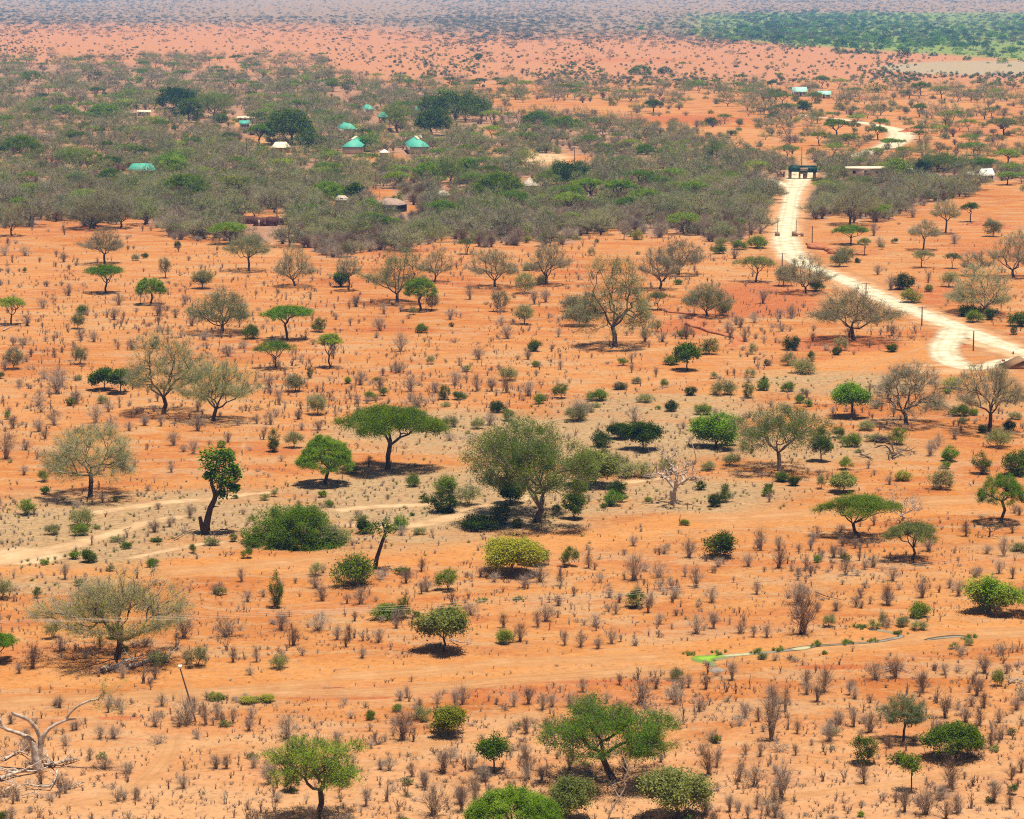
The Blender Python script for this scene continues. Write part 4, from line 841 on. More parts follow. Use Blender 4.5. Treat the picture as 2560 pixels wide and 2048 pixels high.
def size_at(x, y, wpx, hpx):
    X, Y, k = ground(x, y); dep = math.atan2(CAM_H, float(Y))
    wm = wpx / ZM * float(k)
    hm = (hpx / ZM * float(k) - .22 * wm * math.sin(dep)) / math.cos(dep)
    return float(X), float(Y), wm, max(hm, .35 * hpx / ZM * float(k))
OCC = []                                            # places already taken (column, row, half width)
HERO_REFS = []
def plant(name, label, cat, x, y, wpx, hpx, kind, parts=('trunk', 'crown'), seed=0, group=None, lod=1.0, **kw):
    X, Y, W, H = size_at(x, y, wpx, hpx)
    r = empty(name, (X, Y, 0)); tag(r, label, cat, group)
    a, b = plant_meshes(kind, W, H, seed, lod=lod, **kw)
    link(parts[0], a, r); link(parts[1], b, r)
    OCC.append((x, y, wpx / ZM * .5)); return r
def treename(kind):
    return {'umbrella': 'umbrella_tree', 'dome': 'dome_tree', 'cap': 'dome_tree', 'layers': 'spreading_tree', 'vase': 'savanna_tree', 'weep': 'drooping_tree', 'lobes': 'spreading_tree', 'round': 'small_tree'}[KIND[kind][0]]
for c, cx, cy, wp, hp, kind, lab, op in TREES:
    x, y = px(c, cx, cy); plant(treename(kind), lab, 'tree', x, y, wp, hp, kind, fine=y > 1000, **op)
for q, (c, cx, cy, wp, hp, kind, lab) in enumerate(THICK):
    x, y = px(c, cx, cy); wp *= 1.12; hp *= 1.12
    bushy = kind.startswith('shrub')
    op = {}
    if kind.startswith('acacia') and hp < .62 * wp and c != 'c': op = dict(leaf=KIND[kind][4], fork=.10); kind = 'dome_acacia'
    plant('leafy_bush' if bushy else treename(kind), lab, 'bush' if bushy else 'tree', x, y, wp, hp, kind, ('stems', 'foliage') if bushy else ('trunk', 'crown'), seed=300 + q, lod=.6 if y > 250 else .35, dens=1.6, **op)
# landmarks that shrub labels refer to
REFS = [('j', 735, 370, 'the great half-bare tree'), ('k', 1725, 1150, 'the widest front acacia'), ('l', 1725, 990, 'the dark broad-leaved tree'), ('k', 650, 325, 'the forked olive tree by the bare band'),
 ('g', 565, 610, 'the drooping grey-olive tree'), ('g', 2035, 530, 'the bright dome acacia'), ('h', 300, 435, 'the largest umbrella acacia'), ('h', 1225, 765, 'the biggest central tree'),
 ('h', 2095, 650, 'the big dead tree'), ('i', 625, 445, 'the ragged green tree'), ('i', 1125, 865, 'the dark-olive umbrella acacia'), ('i', 1395, 760, 'the pink dead tree'), ('i', 1420, 155, 'the round grey-green tree below the junction'),
 ('f', 1090, 880, 'the silvery tree by the road'), ('f', 1880, 710, 'the wide grey tree across the road'), ('f', 475, 515, 'the flat olive-grey umbrella tree'), ('e', 1725, 920, 'the tallest grey-green tree'),
 ('e', 1295, 530, 'the bare fan-shaped tree'), ('e', 360, 645, 'the large pale grey-green tree'), ('d', 660, 583, 'the vivid flat acacia'), ('d', 1390, 835, 'the big round grey tree'), ('d', 1800, 878, 'the brightest flat umbrella acacia'),
 ('g', 1025, 90, 'the large fan-shaped tree'), ('g', 1290, 840, 'the leaning broad-leaved tree'), ('g', 1850, 900, 'the dense green bush mass'), ('j', 235, 1065, 'the dead tree with fallen limbs'), ('j', 1230, 760, 'the tilted pole'),
 ('f', 1070, 280, 'the umbrella acacia by the road piers'), ('i', 1320, 380, 'the fallen dead tree'), ('l', 230, 440, 'the puddle'), ('f', 250, 880, 'the red gully'), ('h', 1085, 1090, 'the yellow-green dome tree'), ('h', 220, 1060, 'the white-branched snag'),
 ('f', 790, 585, 'the tree on the road bend'), ('i', 2015, 770, 'the two-trunked acacia at the right edge'), ('k', 965, 1080, 'the crooked small green tree'), ('l', 1250, 262, 'the stream bend'), ('e', 1440, 100, 'the centre thicket edge'), ('d', 1660, 130, 'the brick ruin'), ('f', 2050, 1040, 'the kiosk roof')]
REFP = [(px(c, x, y), t) for c, x, y, t in REFS]
used_labels = {}
def place_phrase(x, y):
    o = sorted(REFP, key=lambda r: math.hypot(x - r[0][0], (y - r[0][1]) * 1.6)); (rx, ry), t = o[0]
    dx, dy = x - rx, (y - ry) * 1.6; dd = math.hypot(dx, dy)
    how = 'close ' if dd < 55 else ('' if dd < 150 else 'well ')
    if abs(dx) > abs(dy) * 2: side = 'left of' if dx < 0 else 'right of'
    elif abs(dy) > abs(dx) * 2: side = 'in front of' if dy > 0 else 'behind'
    else: side = ('in front and ' if dy > 0 else 'behind and ') + ('left of' if dx < 0 else 'right of')
    return how + side + ' ' + t
def unique_label(base, x, y):
    """words that single the plant out by the landmark it stands next to"""
    o = sorted(REFP, key=lambda r: math.hypot(x - r[0][0], (y - r[0][1]) * 1.6))
    c = [base + ', ' + place_phrase(x, y)]
    for i_ in range(1, 8):
        (rx, ry), t = o[i_]; s_ = ('right' if x > rx else 'left') if abs(x - rx) > abs(y - ry) * 1.6 else ('below' if y > ry else 'above')
        c.append(base + ' between ' + o[0][1].replace('the ', '', 1) + ' and ' + t.replace('the ', '', 1))
        c.append(base + ' ' + (s_ + ' of' if s_ in ('right', 'left') else s_) + ' ' + t)
    for e_ in ('second ', 'third ', 'fourth ', 'fifth ', 'sixth ', 'seventh '):
        c.append(e_ + base + ' counted from ' + o[0][1])
    for l_ in c:
        if l_ not in used_labels and len(re.findall(r"[A-Za-z0-9][A-Za-z0-9'-]*", l_)) <= 16: break
    used_labels[l_] = 1; return l_
# shared shapes for small shrubs, copied with their parts
PROTO = {}
def proto(kind, tall, var):
    key = (kind, tall, var)
    if key not in PROTO:
        W = 2.4; H = 3.4 if tall else 1.9
        PROTO[key] = (*plant_meshes(kind, W, H, 900 + var * 7 + len(PROTO), fine=True, dens=.78), W, H)
    return PROTO[key]
COLW = {'shrub': 'green leafy shrub', 'shrub_bright': 'bright green shrub', 'shrub_dark': 'dark green dense shrub', 'shrub_olive': 'dull olive twiggy shrub', 'shrub_yellow': 'yellow-green shrub'}
for q, ln in enumerate(SHRUBS.replace('\n', '').split('|')):
    c, cx, cy, wp, hp, kind = ln.split(); cx, cy, wp, hp = map(float, (cx, cy, wp, hp))
    x, y = px(c, cx, cy); X, Y, W, H = size_at(x, y, wp, hp)
    tall = H / W > 1.05
    a, b, W0, H0 = proto(kind, tall, int(R.integers(0, 5)))
    sz = ('tall ' if H / W > 1.25 else 'low ' if H / W < .62 else 'small ' if wp < 60 else 'large ' if wp > 120 else '')
    r = empty('shrub', (X, Y, 0), R.uniform(0, 6.28)); r.scale = (W / W0, W / W0, H / H0)
    tag(r, unique_label(sz + COLW[kind], x, y), 'shrub')
    link('stems', a, r); link('foliage', b, r); OCC.append((x, y, wp / ZM * .45))

# ------------------------------------------------------------------ trees with a shape of their own
def pix_offsets(c, cx0, cy0, pts):
    """picture-unit offsets from the foot -> metres (x to the side, z up) at that place"""
    x, y = px(c, cx0, cy0); X, Y, k = ground(x, y); k = float(k) / ZM / math.cos(math.atan2(CAM_H, float(Y)))
    return float(X), float(Y), [((p[0] - cx0) * k, (cy0 - p[1]) * k) for p in pts], k
def poly_limb(pts, radii, rng, depth=None, sub=3, wob=.05):
    """pts: list of (x,z) + depth list -> tube segments"""
    P = np.array([(p[0], (depth[i] if depth else 0), p[1]) for i, p in enumerate(pts)], float)
    C = catmull(P, sub); rr_ = np.interp(np.linspace(0, 1, len(C)), np.linspace(0, 1, len(radii)), radii)
    C[1:-1] += rng.normal(size=C[1:-1].shape) * wob * rr_[1:-1, None]
    return [(*C[i], *C[i + 1], rr_[i], rr_[i + 1]) for i in range(len(C) - 1)], C
# leaning broad-leaved tree
X, Y, o, k = pix_offsets('g', 1290, 840, [(1290, 845), (1300, 760), (1322, 680), (1352, 610), (1340, 560), (1330, 500), (1355, 430), (1370, 380)])
rng = np.random.default_rng(50)
sg, C = poly_limb(o, np.array([26, 21, 18, 15, 12, 10, 7, 4]) * k, rng, [0, 0, .1, .2, .1, 0, .1, .1])
X, Y, o2, k = pix_offsets('g', 1290, 840, [(1280, 845), (1268, 790), (1258, 735)]); s2, _ = poly_limb(o2, np.array([18, 15, 11]) * k, rng, [0, -.1, -.2])
X, Y, o3, k = pix_offsets('g', 1290, 840, [(1352, 610), (1385, 560), (1395, 500), (1430, 430)]); s3, _ = poly_limb(o3, np.array([13, 9, 6, 3]) * k, rng, [.2, .1, 0, -.1])
X, Y, o4, k = pix_offsets('g', 1290, 840, [(1320, 690), (1350, 665), (1378, 668)]); s4, _ = poly_limb(o4, np.array([7, 4, 1]) * k, rng, [0, -.2, -.4])
Vt, Ft = tubes(sg + s2 + s3 + s4, 7)
t = empty('leaning_tree', (X, Y, 0)); tag(t, 'leaning tree with bright green broad-leaved clumps on a bent dark trunk', 'tree'); link('trunk', mesh_np('bent_trunk', Vt, Ft, mats=[M['bark_brown']]), t)
cl = [(1310, 350, 55), (1380, 345, 62), (1430, 350, 45), (1330, 410, 55), (1400, 410, 60), (1350, 465, 50), (1420, 470, 55), (1480, 470, 40), (1470, 425, 30), (1400, 525, 45), (1450, 545, 45), (1310, 475, 28), (1395, 590, 30), (1475, 560, 25)]
P = []
for a_, b_, r_ in cl:
    (ox, oz), = pix_offsets('g', 1290, 840, [(a_, b_)])[2]; q_ = rng.normal(size=(300, 3)) * np.array([.5, .55, .42]) * r_ * k; P.append(q_ + np.array([ox, rng.uniform(-.4, .6), oz]))
P = np.concatenate(P); LV, LF = leaves(P, .15, .6, rng); link('crown', mesh_np('leaf_clumps', LV, LF, mats=[M['leaf_bright']]), t)
# dense bush mass beside the tracks
t = plant('thicket_bush', 'dense deep green bush mass, largest low bush beside the tracks', 'bush', *px('g', 1860, 895), 540, 275, 'mass_bush', ('stems', 'foliage'), seed=77, dens=1.2, leaf='leaf_deep', fine=True)
t = plant('dome_tree', 'yellow-green lumpy dome tree on a pale forked trunk over dry tufts', 'tree', *px('h', 1085, 1095), 310, 215, 'smalltree_yellow', seed=78, dens=1.1, fork=.40, fine=True)
# dead trees
def dead(c, cx, cy, wp, hp, label, seed, name='dead_tree', **kw):
    x, y = px(c, cx, cy); X, Y, W, H = size_at(x, y, wp, hp); t = empty(name, (X, Y, 0)); tag(t, label, 'dead tree')
    a, b = dead_meshes(W, H, seed, **kw); link('trunk', a, t); link('twigs', b, t); OCC.append((x, y, wp / ZM * .4)); return t
dead('h', 2090, 650, 400, 400, 'big bleached dead tree with open forked branches, right of centre', 61, n=90, r=.036, fork=.24)
dead('i', 1395, 760, 290, 225, 'pale pinkish leafless tree behind the two umbrella trees', 62, n=100, r=.015, fork=.2)
dead('d', 1890, 138, 165, 155, 'dark leafless tree right of the brick ruin', 63, n=80, r=.02, mat='bark_brown')
dead('i', 1940, 858, 155, 135, 'brown twiggy dead tree before the two-trunked acacia', 64, n=60, r=.012, mat='twig_dark')
dead('f', 1345, 945, 90, 140, 'leaning dead snag over a dark shrub right of the silvery tree', 65, n=30, r=.012, mat='twig_grey')
# snag with white branches
X, Y, o, k = pix_offsets('h', 220, 1060, [(215, 1065), (232, 990), (262, 900), (285, 830), (270, 780)])
sg, C = poly_limb(o, np.array([17, 13, 11, 9, 7]) * k, rng)
T = np.array([(rng.normal() * 42 * k + o[4][0] + 8 * k, rng.normal() * 40 * k, o[4][1] + rng.uniform(-45, 95) * k) for _ in range(40)])
s2 = branching(T, (o[4][0], 0, o[4][1]), (o[4][0], 0, o[4][1] + .1), rng, r_tip=.014, t=.4, wob=.14)
Vt, Ft = tubes(sg, 7); V2, F2 = tubes(s2, 4)
t = empty('dead_tree', (X, Y, 0)); tag(t, 'tall dark snag topped by tangled white dead branches beside the bare band', 'dead tree')
link('trunk', mesh_np('snag', Vt, Ft, mats=[M['bark_brown']]), t); link('branches', mesh_np('white_branches', V2, F2, mats=[M['dead_wood']]), t)
P = np.repeat(T[T[:, 2] < o[4][1] + 30 * k], 40, 0); P = P + rng.normal(size=P.shape) * .2; LV, LF = leaves(P, .11, .55, rng); link('crown', mesh_np('sparse_leaves', LV, LF, mats=[M['leaf_mid']]), t)
# big dead tree at the left edge, long arms
X, Y, _, k = pix_offsets('j', 235, 1065, [])
def off(*pts): return pix_offsets('j', 235, 1065, pts)[2]
A = []
KK = 1.35
A += poly_limb(off((240, 1070), (228, 980), (212, 900)), np.array([24, 19, 15]) * k * KK, rng)[0]
A += poly_limb(off((212, 900), (185, 865), (110, 840), (40, 820), (15, 770), (-10, 700)), np.array([13, 10, 9, 8, 6, 4]) * k * KK, rng, [0, 0, .3, .5, .5, .6])[0]
A += poly_limb(off((30, 815), (-40, 790), (-120, 760)), np.array([7, 5, 2]) * k * KK, rng, [.5, .4, .2])[0]
A += poly_limb(off((240, 1040), (250, 960), (258, 890), (240, 820), (195, 750), (130, 715), (102, 702)), np.array([15, 13, 12, 10, 9, 8, 7]) * k * KK, rng, [0, .1, .1, 0, -.3, -.5, -.6])[0]
A += poly_limb(off((258, 890), (310, 815), (400, 770), (470, 760)), np.array([10, 8, 6, 3]) * k * KK, rng, [.1, .2, .4, .5])[0]
A += poly_limb(off((412, 768), (425, 735), (480, 680), (560, 640), (610, 625), (650, 570)), np.array([6, 6, 5, 5, 4, 2]) * k * KK, rng, [.4, .4, .3, .1, 0, -.2])[0]
A += poly_limb(off((415, 765), (420, 710), (430, 660)), np.array([3, 2, 1]) * k * KK, rng, [.4, .5, .5])[0]
A += poly_limb(off((480, 740), (505, 790), (515, 825)), np.array([2, 1.5, 1]) * k * KK, rng, [.5, .5, .5])[0]
Vt, Ft = tubes(A, 7)
t = empty('dead_tree', (X, Y, 0)); tag(t, 'big dead tree at lower left with three long bleached arms', 'dead tree'); link('trunk', mesh_np('bleached_arms', Vt, Ft, mats=[M['dead_wood']]), t)
T = np.array([(a_, rng.normal() * .3, b_) for a_, b_ in off(*[(rng.uniform(570, 780), rng.uniform(500, 690)) for _ in range(46)])])
s2 = branching(T, (*[off((610, 625))[0][0], 0], off((610, 625))[0][1]), (off((640, 590))[0][0], 0, off((640, 590))[0][1]), rng, r_tip=.008, t=.4, wob=.12)
V2, F2 = tubes(s2, 3); link('branch', mesh_np('thin_branch', V2, F2, mats=[M['twig_grey']]), t)
P = np.repeat(T, 26, 0); P = P + rng.normal(size=P.shape) * .16; LV, LF = leaves(P, .055, .35, rng); o_ = link('crown', mesh_np('wispy_leaves', LV, LF, mats=[M['leaf_olive']]), t)
o_['label'] = 'thin green wisps at the end of the right arm'
# fallen limbs round its foot, each its own thing
def fallen(c, pts, r0, label, seed, mat='dead_wood', branches=5, name='fallen_branch', z=.12):
    rng = np.random.default_rng(seed); g = [ground(*px(c, *p)) for p in pts]; X, Y = float(g[0][0]), float(g[0][1])
    P = np.array([(float(a[0]) - X, float(a[1]) - Y, z + rng.uniform(0, .25)) for a in g]); C = catmull(P, 4)
    rr_ = np.linspace(r0, r0 * .35, len(C)); sg = [(*C[i], *C[i + 1], rr_[i], rr_[i + 1]) for i in range(len(C) - 1)]
    for b in range(branches):
        i = rng.integers(1, len(C) - 1); a = rng.uniform(0, 6.28); L = rng.uniform(.5, 1.8) * (r0 / .1) ** .5
        e = C[i] + np.array([math.cos(a) * L, math.sin(a) * L, rng.uniform(0, .7) * L * .6]); m_ = (C[i] + e) / 2 + rng.normal(size=3) * .12
        e[2] = max(e[2], .03); m_[2] = max(m_[2], .04)
        sg += [(*C[i], *m_, rr_[i] * .6, rr_[i] * .4), (*m_, *e, rr_[i] * .4, rr_[i] * .15)]
        for _ in range(2):
            e2 = m_ + (e - m_) * .5 + rng.normal(size=3) * .35 * L; e2[2] = max(e2[2], .03); sg.append((*m_, *e2, rr_[i] * .25, rr_[i] * .1))
    V, F = tubes(sg, 6); o = link(name, mesh_np(name, V, F, mats=[M[mat]]), None, (X, Y, 0)); return tag(o, label, 'fallen wood')
fallen('j', [(0, 1140), (120, 1105), (230, 1085), (300, 1075)], .16, 'long fallen limb lying left before the dead tree foot', 1, branches=7)
fallen('j', [(275, 1050), (350, 1040), (430, 1030), (500, 1005)], .15, 'dark fallen limb lying right of the dead tree foot', 2, branches=7)
fallen('j', [(30, 1010), (120, 965), (200, 1010)], .10, 'tangled pale branches behind the dead tree foot', 3, branches=12)
fallen('j', [(320, 1195), (250, 1190), (150, 1185), (100, 1200)], .10, 'loose branch on the sand nearest below the dead tree', 4, branches=7)
fallen('j', [(360, 1090), (350, 1140), (320, 1190)], .11, 'short curved limb standing over a dark stub right below the dead tree', 5, branches=4)
fallen('j', [(530, 1160), (450, 1185), (370, 1200)], .06, 'thin stick pile right of the curved limb', 6, branches=6)
fallen('j', [(30, 1215), (90, 1180), (20, 1150)], .07, 'small stick heap left below the dead tree', 7, branches=6)
fallen('j', [(140, 1240), (220, 1235), (250, 1248)], .05, 'lowest small twigs below the dead tree', 8, branches=4)
fallen('j', [(635, 460), (720, 432), (790, 400), (860, 385)], .24, 'bleached fallen trunk under the great half-bare tree, left piece', 9, branches=5)
fallen('j', [(800, 440), (870, 415), (960, 385), (1080, 375)], .22, 'bleached fallen branch under the great half-bare tree, right piece', 10, branches=7)
fallen('j', [(465, 230), (520, 228), (580, 218)], .05, 'thin grey stick on bare sand left of the half-bare trunk', 11, branches=2)
fallen('k', [(690, 255), (760, 290), (830, 270)], .07, 'grey broken branches right of the forked olive tree', 12, branches=9)
fallen('h', [(150, 880), (175, 888), (195, 870)], .05, 'curved pale branch left of the white-branched snag', 13, branches=2)
fallen('h', [(300, 1040), (340, 1080), (380, 1050)], .05, 'brushwood heap right of the snag foot', 14, 'twig_grey', 8)
fallen('h', [(760, 250), (850, 240), (900, 260)], .06, 'grey dead brushwood behind the biggest central tree', 15, 'twig_grey', 9)
fallen('e', [(1990, 1190), (2040, 1180), (2100, 1162)], .07, 'dead branch lying beside a round shrub on bare sand', 16, branches=4)
fallen('i', [(1130, 355), (1180, 365), (1210, 385)], .14, 'left broken log of the fallen dead tree', 17, 'bark_grey', 4)
fallen('i', [(1230, 300), (1290, 285), (1330, 330), (1340, 378)], .18, 'arched dark trunk of the fallen dead tree', 18, 'bark_brown', 9, z=.7)
fallen('i', [(1340, 370), (1400, 340), (1480, 345)], .13, 'brown branch tangle at the right of the fallen dead tree', 19, 'bark_grey', 16, z=.3)
fallen('i', [(850, 1215), (920, 1245), (1010, 1262)], .07, 'brown fallen branch on the dry field below the wires', 20, 'bark_grey', 5)
fallen('i', [(1815, 530), (1840, 545), (1900, 542)], .06, 'small curved stick on bare orange ground left of the two-trunked acacia', 21, branches=2)
fallen('d', [(20, 825), (70, 800), (130, 795)], .11, 'pale fallen branch in front of the left edge acacia', 22, branches=4)
fallen('l', [(1290, 455), (1350, 440), (1450, 465)], .08, 'pale brushwood heap in the dry field right of the stream', 23, branches=14)
fallen('l', [(2060, 530), (2110, 515), (2170, 535)], .09, 'grey brushwood at the right edge', 24, 'dead_wood', 12)
fallen('f', [(770, 1075), (830, 1090), (890, 1085)], .05, 'dead twigs beside a straggly olive shrub left of the footpath', 25, 'twig_grey', 5)
fallen('c', [(1640, 850), (1655, 850), (1670, 852)], .12, 'dead wood heap beyond the far road bend', 26, 'twig_grey', 6)
fallen('g', [(1090, 885), (1200, 825), (1240, 830)], .06, 'fallen branch left of the leaning broad-leaved tree', 27, 'bark_grey', 3)
fallen('g', [(1380, 830), (1440, 835), (1530, 845)], .08, 'dark fallen branches right of the leaning broad-leaved tree', 28, 'bark_grey', 7)
fallen('g', [(770, 825), (800, 820), (825, 808)], .05, 'short stick on the pale track at left', 29, 'bark_grey', 1)
# thin white dead stem at the bottom
X, Y, _, k = pix_offsets('k', 1685, 1374, [])
def off(*pts): return pix_offsets('k', 1685, 1374, pts)[2]
A = poly_limb(off((1685, 1400), (1690, 1340), (1720, 1280), (1765, 1210), (1780, 1170), (1775, 1130), (1800, 1070), (1780, 1020), (1760, 960)), np.array([6, 6, 5.5, 5, 5, 4, 4, 3, 2]) * k, rng)[0]
A += poly_limb(off((1745, 1240), (1725, 1205), (1705, 1165), (1755, 1145)), np.array([4, 3.5, 3, 2]) * k, rng)[0]
A += poly_limb(off((1795, 1080), (1770, 1050), (1745, 1005)), np.array([2.5, 2, 1]) * k, rng)[0]
A += poly_limb(off((1785, 1030), (1795, 985), (1798, 965)), np.array([2.5, 2, 1]) * k, rng)[0]
Vt, Ft = tubes(A, 6); tag(link('dead_sapling', mesh_np('thin_stem', Vt, Ft, mats=[M['dead_wood']]), None, (X, Y, 0)), 'thin crooked white dead stem before the widest front acacia', 'dead stem')
X, Y, _, k = pix_offsets('l', -20, 1374, [])
def off(*pts): return pix_offsets('l', -20, 1374, pts)[2]
A = poly_limb(off((-30, 1390), (40, 1310), (110, 1240), (170, 1205), (280, 1165)), np.array([5, 5, 4, 3, 1.5]) * k, rng)[0] + poly_limb(off((280, 1165), (320, 1185), (370, 1200)), np.array([1.5, 1.2, .8]) * k, rng)[0] + poly_limb(off((110, 1240), (150, 1240), (180, 1200)), np.array([3, 2, 1]) * k, rng)[0]
Vt, Ft = tubes(A, 6); tag(link('dead_sapling', mesh_np('slanting_stem', Vt, Ft, mats=[M['dead_wood']]), None, (X, Y, 0)), 'slanting pale dead stem over the yellow-olive bush', 'dead stem')
# ================================================================== MASSES OF PLANTS
def proto_collection(name, meshes):
    c = bpy.data.collections.new(name)
    for i, me in enumerate(meshes):
        o = bpy.data.objects.new('%s_%02d' % (name, i), me); c.objects.link(o)
    return c
def join_two(a, b, name):
    """one mesh out of the limbs and the crown, for plants of a mass"""
    Vs, Fs, Ms, mats = [], [], [], []; off = 0
    for me in (a, b):
        v = np.empty(len(me.vertices) * 3, np.float32); me.vertices.foreach_get('co', v); v = v.reshape(-1, 3)
        li = np.empty(len(me.loops), np.int32); me.loops.foreach_get('vertex_index', li)
        ls = np.empty(len(me.polygons), np.int32); me.polygons.foreach_get('loop_start', ls); lt = np.empty(len(me.polygons), np.int32); me.polygons.foreach_get('loop_total', lt)
        mi = np.empty(len(me.polygons), np.int32); me.polygons.foreach_get('material_index', mi)
        Vs.append(v); Fs.append((li + off, ls, lt)); Ms.append(mi + len(mats)); mats += list(me.materials); off += len(v)
    V = np.concatenate(Vs); F4, F3, I4, I3 = [], [], [], []
    for (li, ls, lt), mi in zip(Fs, Ms):
        q = lt == 4; F4.append(li[ls[q][:, None] + np.arange(4)]); I4.append(mi[q]); t = lt == 3; F3.append(li[ls[t][:, None] + np.arange(3)]); I3.append(mi[t])
    return mesh_np(name, V, np.concatenate(F4), np.concatenate(F3), mats, np.concatenate(I4), np.concatenate(I3))
def mass(name, X, Y, rot, scl, idx, coll, label, cat):
    me = bpy.data.meshes.new(name + '_points'); me.vertices.add(len(X))
    me.vertices.foreach_set('co', np.column_stack([X, Y, np.zeros(len(X))]).astype(np.float32).ravel())
    for k, v in (('rz', rot), ('sc', scl)):
        at = me.attributes.new(k, 'FLOAT', 'POINT'); at.data.foreach_set('value', np.asarray(v, np.float32))
    at = me.attributes.new('ix', 'INT', 'POINT'); at.data.foreach_set('value', np.asarray(idx, np.int32))
    o = link(name, me); tag(o, label, cat, kind='stuff')
    g = bpy.data.node_groups.new(name + '_scatter', 'GeometryNodeTree')
    g.interface.new_socket('Geometry', in_out='INPUT', socket_type='NodeSocketGeometry'); g.interface.new_socket('Geometry', in_out='OUTPUT', socket_type='NodeSocketGeometry')
    gi = g.nodes.new('NodeGroupInput'); go = g.nodes.new('NodeGroupOutput')
    ip = g.nodes.new('GeometryNodeInstanceOnPoints'); ci = g.nodes.new('GeometryNodeCollectionInfo'); ci.inputs[0].default_value = coll
    ci.inputs['Separate Children'].default_value = True; ci.inputs['Reset Children'].default_value = True
    def na(nm, ty):
        k = g.nodes.new('GeometryNodeInputNamedAttribute'); k.data_type = ty; k.inputs[0].default_value = nm; return k.outputs[0]
    cx = g.nodes.new('ShaderNodeCombineXYZ'); g.links.new(na('rz', 'FLOAT'), cx.inputs[2])
    er = g.nodes.new('FunctionNodeEulerToRotation'); g.links.new(cx.outputs[0], er.inputs[0])
    g.links.new(gi.outputs[0], ip.inputs['Points']); g.links.new(ci.outputs[0], ip.inputs['Instance']); ip.inputs['Pick Instance'].default_value = True
    g.links.new(na('ix', 'INT'), ip.inputs['Instance Index']); g.links.new(er.outputs[0], ip.inputs['Rotation']); g.links.new(na('sc', 'FLOAT'), ip.inputs['Scale'])
    g.links.new(ip.outputs[0], go.inputs[0])
    md = o.modifiers.new('scatter', 'NODES'); md.node_group = g
    return o
# where nothing may grow: roads, tracks, roofs
ROADPTS = np.concatenate([np.column_stack([C[:, :2], C[:, 2:3] / 2]) for C, _ in STRIPS])
CELL = {}
for rx, ry, rw in ROADPTS:
    for ax in range(int((rx - rw) // 10), int((rx + rw) // 10) + 1):
        for ay in range(int((ry - rw) // 10), int((ry + rw) // 10) + 1): CELL.setdefault((ax, ay), []).append((rx, ry, rw))
def on_road(x, y, f=1.0, pad=0.0):
    for rx, ry, rw in CELL.get((int(x // 10), int(y // 10)), ()):
        if math.hypot(x - rx, y - ry) < rw * f + pad: return True
    return False
CLEAR = [(1060 - 30, 355, 1, 1)]        # filled with the clearings and houses below: column, row, rx, ry
CLEAR = [(350, 442, 40, 14), (360, 290, 50, 8), (615, 300, 30, 12), (612, 320, 26, 8), (705, 378, 42, 14), (880, 392, 44, 16), (1035, 388, 50, 16), (960, 396, 40, 12), (915, 282, 14, 12), (955, 302, 20, 10),
         (985, 532, 66, 28), (1320, 470, 44, 14), (1385, 404, 100, 20), (1240, 395, 40, 6), (950, 487, 55, 14), (840, 510, 30, 14), (1120, 455, 16, 10), (665, 578, 72, 30), (620, 525, 30, 14), (2006, 440, 46, 24),
         (2160, 443, 60, 7), (2280, 446, 12, 7), (2460, 450, 30, 9), (2010, 405, 26, 16), (1995, 240, 30, 6), (2065, 246, 26, 6), (630, 352, 26, 8), (730, 380, 60, 6), (1240, 332, 20, 6), (1980, 520, 46, 80), (1950, 455, 60, 14),
         (1400, 275, 170, 9), (1700, 300, 230, 9), (700, 545, 40, 10), (2500, 905, 90, 60), (2330, 900, 110, 45)]
CL = np.array(CLEAR, float)
def cleared(x, y, s=1.0):
    d = np.hypot((x[:, None] - CL[:, 0]) / (CL[:, 2] * s), (y[:, None] - CL[:, 1]) / (CL[:, 3] * s)); return (d < 1).any(1)
def sample(n, x0, x1, y0, y1, dens, rng):
    """points of the plain whose chance follows dens(column,row)"""
    x = rng.uniform(x0, x1, n); y = rng.uniform(y0, y1, n); k = rng.uniform(0, 1, n) < dens(x, y)
    x, y = x[k], y[k]; X, Y, m = ground(x, y)
    ok = np.array([not on_road(a, b, .85) for a, b in zip(X, Y)], bool) if len(X) else np.zeros(0, bool)
    return x[ok], y[ok], X[ok], Y[ok], m[ok]
def vnoise(x, y, s, seed):
    """smooth patchiness"""
    r = np.random.default_rng(seed); o = np.zeros_like(x)
    for _ in range(7):
        a, b, p = r.normal() / s, r.normal() / (s * .35), r.uniform(0, 6.28); o += np.sin(x * a + y * b + p)
    return smooth(-2.2, 2.2, o)
# --- dry tufts
TW = [.45, .6, .5, .8, .7, .35, .9, .55, 1.0, 1.1, .4, .8, .6, 1.3]; TH = [.75, .85, .6, .8, 1.0, .5, .7, .45, .35, .5, .95, .3, .4, .28]
TM = ['dry', 'dry_rust', 'dry', 'dry', 'dry_pale', 'dry_rust', 'dry_pale', 'dry', 'straw', 'dry_mauve', 'dry', 'dry_pale', 'straw', 'dry_rust']; TN = [12, 9, 11, 20, 15, 6, 22, 12, 26, 24, 5, 18, 16, 14]
TP_ = [.10, .09, .09, .08, .07, .08, .07, .08, .06, .06, .07, .06, .05, .04]
tuft = [dry_bush_mesh('fine' if i in (3, 6, 9) else 'stub', 700 + i, TW[i], TH[i], TM[i], n=TN[i], r=.010 if i in (3, 6, 9) else .016) for i in range(14)]
bushy = [dry_bush_mesh('fine', 720 + i, [1.5, 1.9, 1.3, 2.2, 1.7, 1.2][i], [1.5, 1.4, 1.9, 1.3, 1.7, 2.3][i], ['dry_pale', 'dry_mauve', 'dry', 'dry_pale', 'dry_mauve', 'dry_mauve'][i], n=[34, 40, 34, 46, 44, 36][i], r=.014) for i in range(6)]
